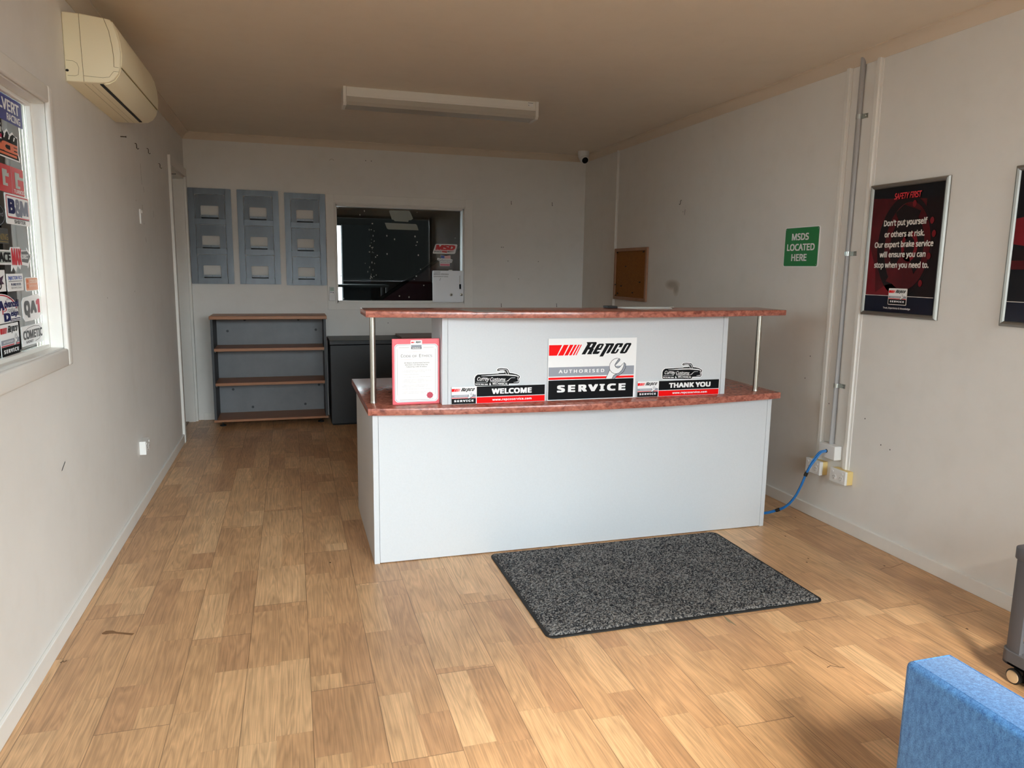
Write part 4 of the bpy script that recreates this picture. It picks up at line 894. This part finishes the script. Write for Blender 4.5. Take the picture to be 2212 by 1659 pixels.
# ------------------------------------------------------------------ right wall: signs, posters, cork board
sg = thing('safety_sign', 'green sign with white letters on the right wall beside the grey conduit', 'sign', (XR-.002, 3.615, 1.397))
RP = lambda: Print((XR-.004, 0, 0), (0, -1, 0), (0, 0, 1), (-1, 0, 0), .0004)
B().prism([(-y_, z_) for y_, z_ in rrect(-3.766, -3.464, 1.397, 1.624, .012)], 'x', XR-.004, XR-.0005, 0).build('plate', M_WHITE, sg)
P = RP(); P.rect(-3.760, -3.470, 1.402, 1.619, M_GREEN, 1, .010)
P.text('MSDS', -3.700, -3.553, 1.548, 1.588, M_WHITE, 2, bold=.03); P.text('LOCATED', -3.738, -3.498, 1.489, 1.529, M_WHITE, 2, bold=.03); P.text('HERE', -3.693, -3.560, 1.431, 1.471, M_WHITE, 2, bold=.03)
for q in ((-3.752, 1.61), (-3.478, 1.61), (-3.478, 1.411)): P.disc(q[0], q[1], .003, .003, M_GREYP, 2, 10)
P.build('printed_design', sg)
def poster_frame(root, y0, y1, z0, z1, wd=.022):
    """silver snap frame, four mitred rails in one mesh"""
    b = B(); bm = b.bm
    def loop(i, x): return [bm.verts.new((x, y, z)) for y, z in ((y0+i, z0+i), (y1-i, z0+i), (y1-i, z1-i), (y0+i, z1-i))]
    secs = [(0, XR-.0005), (0, XR-.006), (.004, XR-.014), (.011, XR-.017), (.018, XR-.014), (wd, XR-.008), (wd, XR-.0005)]
    Ls = [loop(*s_) for s_ in secs]; fs = []
    for a, c in zip(Ls, Ls[1:]):
        for k in range(4): fs.append(bm.faces.new((a[k], a[(k+1) % 4], c[(k+1) % 4], c[k])))
    bmesh.ops.recalc_face_normals(bm, faces=fs)
    return b.build('frame', M_SILVER, root)
PB = mat('poster_black', '#0d0f16', .25); PR = mat('poster_dark_red', '#4d0e15', .25, var=.35, vscale=7); PR2 = mat('poster_red', '#741620', .25, var=.2, vscale=9); PN = mat('poster_navy', '#0b1226', .25); PT = mat('poster_text', '#d9d2cb', .4); PD = mat('poster_shadow', '#17090d', .25, var=.4, vscale=10); PRT = mat('poster_red_text', '#c92430', .4)
po1 = thing('safety_poster', 'framed dark red poster about brake safety on the right wall', 'poster', (XR-.003, 2.874, 1.158))
poster_frame(po1, 2.641, 3.106, 1.158, 1.798)
B().box(XR-.006, XR-.001, 2.66, 3.087, 1.178, 1.778).build('sheet', PB, po1)
P = Print((XR-.006, 0, 0), (0, -1, 0), (0, 0, 1), (-1, 0, 0), .0004)
U = lambda t: -3.084+t*.417; V = lambda t: 1.181+t*.592
rct = lambda a, b_, c, d, m, l: P.rect(U(a), U(b_), V(c), V(d), m, l)
P.poly([(U(0), V(.135)), (U(.62), V(.135)), (U(.93), V(.32)), (U(1), V(.6)), (U(1), V(.88)), (U(0), V(.93))], PR, 1)
P.poly([(U(.78), V(.89)), (U(1), V(.90)), (U(1), V(.135)), (U(.72), V(.135)), (U(.80), V(.35))], PD, 2)
P.disc(U(.52), V(.53), .165, .238, PD, 3, 48); P.disc(U(.56), V(.53), .135, .205, PR, 4, 48); P.disc(U(.56), V(.53), .10, .155, PD, 5, 40); P.ring(U(.60), V(.53), .03, .048, PR2, 6, asp=1.5); P.disc(U(.60), V(.53), .03, .045, PD, 7)
P.poly([(U(.56), V(.53)), (U(.30), V(.25)), (U(.60), V(.19)), (U(.70), V(.30))], PR, 6); P.poly([(U(.56), V(.56)), (U(.72), V(.80)), (U(.48), V(.86)), (U(.36), V(.80))], PD, 6)
P.poly([(U(.1), V(.135)), (U(.62), V(.135)), (U(.50), V(.24)), (U(.30), V(.22))], PR2, 3); P.poly([(U(0), V(.135)), (U(.15), V(.135)), (U(.12), V(.35)), (U(0), V(.55))], PR2, 2)
for q in ((.62, .86), (.88, .72), (.92, .62), (.88, .45), (.80, .24)): P.disc(U(q[0]), V(q[1]), .011, .016, PR2, 7, 16)
rct(0, 1, 0, .130, PN, 8); rct(0, 1, .130, .1345, PT, 9)
P.text('SAFETY FIRST', U(.32), U(.70), V(.905), V(.955), PRT, 10, bold=.03, shear=.12)
for t, u0, u1, v0, v1 in (("Don't put yourself", .20, .82, .682, .748), ('or others at risk.', .225, .80, .605, .655), ('Our expert brake service', .085, .93, .510, .573), ('will ensure you can', .175, .84, .430, .492), ('stop when you need to.', .105, .895, .345, .408)):
    P.text(t, U(u0), U(u1), V(v0), V(v1), PT, 10, bold=.032)
P.rect(U(.365), U(.64), V(.060), V(.195), PT, 10, .005); service_print(P, U(.374), U(.631), V(.066), V(.190), L=11)
P.text('Trust, Experience & Knowledge', U(.30), U(.70), V(.022), V(.042), PT, 10, bold=.02)
P.build('printed_sheet', po1)
po2 = thing('framed_poster', 'second silver framed dark poster at the right edge of the photo', 'poster', (XR-.003, 2.1, 1.158))
poster_frame(po2, 1.866, 2.331, 1.158, 1.798)
B().box(XR-.006, XR-.001, 1.886, 2.311, 1.178, 1.778).build('sheet', PB, po2)
P = Print((XR-.006, 0, 0), (0, -1, 0), (0, 0, 1), (-1, 0, 0), .0004)
U = lambda t: -2.309+t*.421; V = lambda t: 1.181+t*.592
P.poly([(U(0), V(.52)), (U(1), V(.40)), (U(1), V(.80)), (U(0), V(.69))], PR2, 1); P.rect(U(0), U(1), V(.35), V(.41), PR, 2); P.rect(U(0), U(1), V(.41), V(.48), PD, 2)
rct(0, 1, 0, .130, PN, 3); rct(0, 1, .130, .1345, PT, 4); P.build('printed_sheet', po2)
ck = thing('cork_board', 'timber framed cork notice board on the right wall behind the counter', 'notice board', (XR, 5.82, 1.11))
b = B()
for y0, y1, z0, z1 in ((5.503, 5.530, 1.111, 1.556), (6.108, 6.134, 1.111, 1.556), (5.530, 6.108, 1.111, 1.137), (5.530, 6.108, 1.530, 1.556)): b.box(XR-.018, XR, y0, y1, z0, z1, .003)
b.build('frame', M_PINE, ck); B().box(XR-.008, XR-.001, 5.528, 6.110, 1.135, 1.532).build('cork_sheet', M_CORK, ck)
for y, z in ((6.08, 1.52), (5.57, 1.52), (5.90, 1.40), (5.62, 1.27), (5.98, 1.23), (6.10, 1.24), (5.75, 1.18), (6.05, 1.165), (6.09, 1.145)):
    B().lathe([(.004, 0), (.006, .003), (.003, .006), (.006, .011), (.002, .013)], (XR-.008, y, z), (-1, 0, 0), 10).build('push_pin', M_TAPE, ck)

# ------------------------------------------------------------------ stickers on the left window
SX = GX+.0004
def win_sticker(name, label, outline, m=M_WHITE):
    r = thing(name, label, 'sticker', (SX, sum(p[0] for p in outline)/len(outline), min(p[1] for p in outline)), 'stickers on the left window')
    B().prism(outline, 'x', SX, SX+.0006).build('backing', m, r)
    return r, Print((SX+.0006, 0, 0), (0, 1, 0), (0, 0, 1), (1, 0, 0), .0004)
R4 = lambda a, b_, c, d: [(a, c), (b_, c), (b_, d), (a, d)]
s, P = win_sticker('racing_sticker', 'navy blue sticker with white racing lettering in the top corner of the left window', R4(2.60, 3.098, 1.826, 1.912), mat('navy_sticker', '#2b3080', .4))
P.text('CALVERT', 2.79, 3.072, 1.862, 1.901, M_WHITE, 1, bold=.03); P.text('RACING', 2.945, 3.074, 1.832, 1.856, M_WHITE, 1, bold=.025); P.build('printed_design', s)
s, P = win_sticker('black_sticker', 'black sticker with white letters and magenta stripe below the navy sticker', R4(2.66, 2.890, 1.764, 1.818), M_BLACK)
P.text('RACING', 2.69, 2.882, 1.781, 1.812, mat('pale_print', '#c9c5c2'), 1, bold=.04); P.rect(2.66, 2.890, 1.764, 1.776, mat('magenta_print', '#a41548'), 1); P.build('printed_design', s)
OR = mat('orange_print', '#d8632f', .4)
s, P = win_sticker('flame_sticker', 'orange and black sticker with pipes on top, above the red block sticker', [(2.62, 1.704), (3.042, 1.704), (3.044, 1.715), (3.025, 1.735), (3.035, 1.775), (3.030, 1.788), (3.005, 1.787), (2.985, 1.797), (2.955, 1.785), (2.935, 1.801), (2.905, 1.785), (2.890, 1.800), (2.875, 1.765), (2.62, 1.765)])
P.poly([(2.62, 1.708), (3.030, 1.708), (3.020, 1.735), (3.028, 1.782), (2.985, 1.790), (2.955, 1.778), (2.935, 1.794), (2.905, 1.778), (2.890, 1.793), (2.878, 1.760), (2.62, 1.760)], M_BLACK, 1)
P.text('RACE', 2.72, 3.022, 1.724, 1.758, OR, 2, bold=.075); P.rect(2.64, 3.010, 1.713, 1.721, OR, 2)
for u in (2.90, 2.945, 2.99): P.poly([(u-.006, 1.768), (u+.004, 1.768), (u+.016, 1.782), (u+.004, 1.782)], M_WHITE, 2)
P.build('printed_design', s)
RK = mat('red_sticker', '#c8141f', .35)
s, P = win_sticker('turbo_sticker', 'red three block sticker with cut out letters, above the blue lettered sticker', R4(2.70, 3.058, 1.590, 1.680), RK)
PALE = mat('clear_cutout', '#aeb7b2', .4)
for i, t in enumerate('GCG'):
    u = 2.706+.1175*i; P.line([(u+.116, 1.59), (u+.116, 1.68)], .002, PALE, 1)
    P.poly([(u+.030, 1.611), (u+.075, 1.611), (u+.075, 1.620), (u+.055, 1.620), (u+.055, 1.642), (u+.114, 1.642) if t == 'G' else (u+.09, 1.642), (u+.114, 1.652) if t == 'G' else (u+.09, 1.656), (u+.075, 1.652), (u+.075, 1.664), (u+.030, 1.664)], PALE, 2)
P.text('TURBOS', 2.950, 3.050, 1.594, 1.607, M_WHITE, 3, bold=.02); P.build('printed_design', s)
s, P = win_sticker('shifter_sticker', 'white sticker with blue and grey letters inside a red border', rrect(2.858, 3.094, 1.487, 1.588, .006))
P.rect(2.868, 3.086, 1.508, 1.583, mat('red_border', '#c23a48'), 1, .006); P.rect(2.872, 3.082, 1.512, 1.579, M_WHITE, 2, .005); P.text('B', 2.880, 2.945, 1.521, 1.572, M_NAVY, 3, bold=.06); P.text('&', 2.944, 3.01, 1.513, 1.574, mat('steel_blue_print', '#767b8d'), 4, bold=.04); P.text('M', 2.995, 3.076, 1.520, 1.572, mat('steel_blue_print'), 3, bold=.06); P.rect(2.875, 3.084, 1.505, 1.508, M_DGREY, 1); P.text('SHIFTER', 2.930, 3.040, 1.491, 1.503, M_DGREY, 2, bold=.035); P.build('printed_design', s)
s, P = win_sticker('round_sticker', 'round black sticker with a pale ring left of the shifter sticker', [(2.775+.075*math.cos(2*PI*k/32), 1.512+.038*math.sin(2*PI*k/32)) for k in range(32)], M_BLACK)
P.ring(2.775, 1.512, .066, .069, M_GREYP, 1, asp=.5); P.text('Speed', 2.73, 2.83, 1.503, 1.522, M_GREYP, 1); P.build('printed_design', s)
s, P = win_sticker('gold_sticker', 'black sticker with small gold lettering below the round black sticker', R4(2.68, 2.862, 1.420, 1.470), mat('smoky_print', '#26282a', .4))
P.text('TUNING', 2.74, 2.855, 1.432, 1.452, mat('gold_print', '#a9904a'), 1); P.line([(2.70, 1.426), (2.855, 1.426)], .002, mat('gold_print'), 1); P.build('printed_design', s)
s, P = win_sticker('arrow_sticker', 'arrow shaped black and white sticker with a ragged red word in its middle', [(2.62, 1.352), (2.868, 1.352), (2.862, 1.330), (2.885, 1.345), (2.905, 1.328), (2.925, 1.350), (2.950, 1.336), (2.962, 1.352), (3.028, 1.348), (3.030, 1.340), (3.072, 1.382), (3.030, 1.412), (3.028, 1.402), (2.965, 1.402), (2.96, 1.412), (2.87, 1.410), (2.865, 1.400), (2.62, 1.400)])
P.rect(2.62, 2.866, 1.357, 1.396, PALE, 1); P.text('RACE', 2.73, 2.864, 1.360, 1.393, M_BLACK, 2, bold=.05); P.poly([(2.970, 1.362), (3.030, 1.358), (3.060, 1.382), (3.030, 1.400), (2.970, 1.397)], M_DGREY, 1); P.text('DIRECT', 2.972, 3.040, 1.372, 1.388, M_WHITE, 2, bold=.03)
P.text('MAX', 2.872, 2.966, 1.350, 1.408, mat('ragged_red', '#c81f30'), 3, bold=.06); P.build('printed_design', s)
s, P = win_sticker('splash_sticker', 'white sticker with a black and purple splash left of the phone number sticker', R4(2.66, 2.798, 1.266, 1.335))
P.poly([(2.70, 1.30), (2.74, 1.325), (2.75, 1.31), (2.785, 1.318), (2.768, 1.300), (2.785, 1.29), (2.75, 1.288), (2.73, 1.272), (2.72, 1.29)], mat('purple_print', '#3a1438'), 1); P.ring(2.735, 1.285, .018, .026, M_BLACK, 2, asp=.5); P.build('printed_design', s)
s, P = win_sticker('phone_sticker', 'small white sticker with blue heading and phone number, left of the orange sticker', rrect(2.812, 2.966, 1.264, 1.322, .004))
P.text('INJECTOR FICS', 2.824, 2.956, 1.300, 1.314, mat('blue_print', '#2a4aa6'), 1, bold=.03); P.rect(2.826, 2.956, 1.296, 1.298, M_DGREY, 1); P.text('Ph 0400 510 515', 2.846, 2.940, 1.282, 1.291, M_NAVY, 1, bold=.03); P.text('INJECTORFICS.COM.AU', 2.846, 2.942, 1.271, 1.278, M_DGREY, 1); P.build('printed_design', s)
s, P = win_sticker('orange_sticker', 'small rounded orange sticker with pale lettering, above the octagonal sticker', rrect(2.986, 3.122, 1.259, 1.308, .006))
P.rect(2.991, 3.117, 1.262, 1.305, mat('faded_orange', '#e09a76', .4), 1, .005); P.text('COOLER', 3.030, 3.112, 1.287, 1.300, mat('cream_print', '#ecd6c4'), 2, bold=.04); P.text('performance', 3.026, 3.112, 1.271, 1.283, mat('cream_print'), 2); P.poly([(2.998, 1.270), (3.018, 1.268), (3.015, 1.285), (2.998, 1.283)], mat('deep_orange', '#dd7138'), 2); P.poly([(2.998, 1.288), (3.018, 1.290), (3.014, 1.301), (2.998, 1.300)], mat('deep_orange'), 2); P.build('printed_design', s)
arc = [(2.725+.165*math.cos(a), 1.198+.062*math.sin(a)) for a in [PI*k/18 for k in range(19)]]
s, P = win_sticker('carburettor_sticker', 'arched white sticker with blue letters and red arc at the left edge of the photo', [(2.56, 1.164), (2.905, 1.164), (2.912, 1.178), (2.890, 1.182)] + arc + [(2.56, 1.19)])
P.ring(2.725, 1.198, .148, .158, mat('arc_red', '#b5182c'), 1, a0=8, a1=172, asp=.375); P.text('dvanced', 2.766, 2.898, 1.212, 1.236, M_NAVY, 2, bold=.05); P.text('A', 2.715, 2.765, 1.205, 1.237, M_NAVY, 2, bold=.06); P.text('roduct', 2.790, 2.878, 1.197, 1.212, M_DGREY, 2, shear=.4); P.text('P', 2.745, 2.785, 1.192, 1.214, mat('arc_red'), 2); P.text('esign', 2.818, 2.888, 1.178, 1.200, M_NAVY, 2, bold=.05); P.text('D', 2.755, 2.815, 1.167, 1.196, M_NAVY, 2, bold=.07); P.rect(2.81, 2.905, 1.166, 1.175, M_NAVY, 1); P.text('Carburetors', 2.815, 2.902, 1.168, 1.174, M_WHITE, 3, bold=.03); P.text('410-803-0073', 2.79, 2.865, 1.238, 1.243, M_NAVY, 2); P.build('printed_design', s)
s, P = win_sticker('octagon_sticker', 'white eight sided sticker with grey letters and a red figure one', [(2.934, 1.225), (2.948, 1.238), (3.112, 1.248), (3.136, 1.232), (3.132, 1.172), (3.096, 1.156), (2.955, 1.155), (2.934, 1.170)])
P.text('Q', 2.950, 3.012, 1.166, 1.228, M_DGREY, 1, bold=.08); P.text('A', 3.012, 3.082, 1.179, 1.226, M_DGREY, 1, bold=.08); P.text('1', 3.076, 3.118, 1.178, 1.230, mat('faded_red', '#c24d5c'), 2, bold=.07); P.build('printed_design', s)
s, P = win_sticker('service_sticker', 'white over black service sticker in the bottom left of the left window', R4(2.708, 2.879, 1.052, 1.160))
service_print(P, 2.710, 2.877, 1.053, 1.159, red=mat('dull_red', '#c41f2c')); P.build('printed_design', s)
s, P = win_sticker('gasket_sticker', 'white sticker with curved line and grey letters in the bottom corner of the left window', R4(2.904, 3.134, 1.071, 1.140))
P.text('COMETIC', 2.918, 3.124, 1.092, 1.124, M_DGREY, 1, bold=.05); P.text('GASKET', 2.942, 3.020, 1.079, 1.088, M_DGREY, 1, bold=.03); P.line([(2.94, 1.122), (2.97, 1.131), (3.03, 1.135), (3.09, 1.131), (3.122, 1.118), (3.12, 1.10), (3.08, 1.085), (3.04, 1.080)], .0018, M_DGREY, 2); P.build('printed_design', s)

# ------------------------------------------------------------------ trolley by the right wall
tr = thing('storage_trolley', 'dark grey plastic trolley on castors by the right wall', 'trolley', (2.48, 1.42, 0))
TX0, TX1, TY0, TY1 = 2.272, 2.70, 1.10, 1.758
def tray(z0, z1, nm):
    b = B(); b.prism(rrect(TX0, TX1, TY0, TY1, .035, 6), 'z', z0, z0+.008)
    o_, i_ = rrect(TX0, TX1, TY0, TY1, .035, 6), rrect(TX0+.012, TX1-.012, TY0+.012, TY1-.012, .026, 6)
    n = len(o_); vs = [[b.bm.verts.new((p[0], p[1], z)) for p in l] for l, z in ((o_, z0), (o_, z1), (i_, z1), (i_, z0+.006))]
    fs = []
    for a, c in zip(vs, vs[1:]):
        for k in range(n): fs.append(b.bm.faces.new((a[k], a[(k+1) % n], c[(k+1) % n], c[k])))
    return b.build(nm, M_TROL, tr, smooth=40)
tray(.072, .118, 'lower_tray')
b = B(); b.prism(rrect(TX0, TX1, TY0, TY1, .035, 6), 'z', .436, .476, .004); b.build('top_shelf', M_TROL, tr, smooth=40)
for x, sx in ((TX0+.006, 1), (TX1-.006, -1)):
    for y, sy in ((TY1-.006, -1), (TY0+.006, 1)):
        b = B(); pts = [(x, y+sy*.062), (x, y+sy*.03), (x+sx*.009, y+sy*.009), (x+sx*.03, y), (x+sx*.062, y), (x+sx*.062, y+sy*.012), (x+sx*.034, y+sy*.014), (x+sx*.014, y+sy*.034), (x+sx*.012, y+sy*.062)]
        b.prism(pts, 'z', .112, .438); b.build('leg', M_TROL, tr, smooth=30)
for x in (TX0+.045, TX1-.045):
    for y in (TY1-.045, TY0+.045):
        c_ = B().box(x-.010, x+.010, y-.012, y+.012, .030, .072, .004).build('castor', M_TROL, tr)
        for s_ in (-1, 1):
            B().lathe([(.020, 0), (.0265, .003), (.0265, .012), (.020, .015)], (x+s_*.010, y, .0268), (s_, 0, 0), 22).build('wheel', M_RUB, c_, smooth=40)
            B().lathe([(.0215, 0), (.0200, .0025), (.004, .004)], (x+s_*.0250, y, .0268), (s_, 0, 0), 20).build('wheel_cap', M_TAN, c_, smooth=40)

# ------------------------------------------------------------------ blue armchair in the foreground
ar = thing('armchair', 'blue fabric armchair in the near right corner, seen over its arm', 'armchair', (1.52, .70, 0))
def soft(x0, x1, y0, y1, z0, z1, bev, name, seg=4):
    return B().box(x0, x1, y0, y1, z0, z1, bev, seg).build(name, M_FABRIC, ar, smooth=60)
soft(1.150, 1.264, .33, 1.080, .10, .603, .014, 'armrest'); soft(1.79, 1.904, .33, 1.080, .10, .603, .014, 'armrest')
soft(1.266, 1.788, .46, 1.115, .28, .440, .03, 'seat_cushion'); soft(1.266, 1.788, .345, 1.07, .10, .278, .012, 'seat_base')
soft(1.266, 1.788, .24, .455, .28, .70, .035, 'backrest')
for x in (1.150, 1.79):
    b = B(); z = .6035
    for u in (x+.012, x+.102): b.tube([(u, .345, z-.001), (u, 1.068, z-.001)], .0016, 6)
    b.tube([(x+.012, 1.068, z-.001), (x+.102, 1.068, z-.001)], .0016, 6); b.build('piping', M_FABRIC, ar)
for x in (1.18, 1.85):
    for y in (.38, 1.03): B().lathe([(.016, 0), (.024, .102)], (x, y, 0), n=14).build('leg', M_RUB, ar, smooth=40)
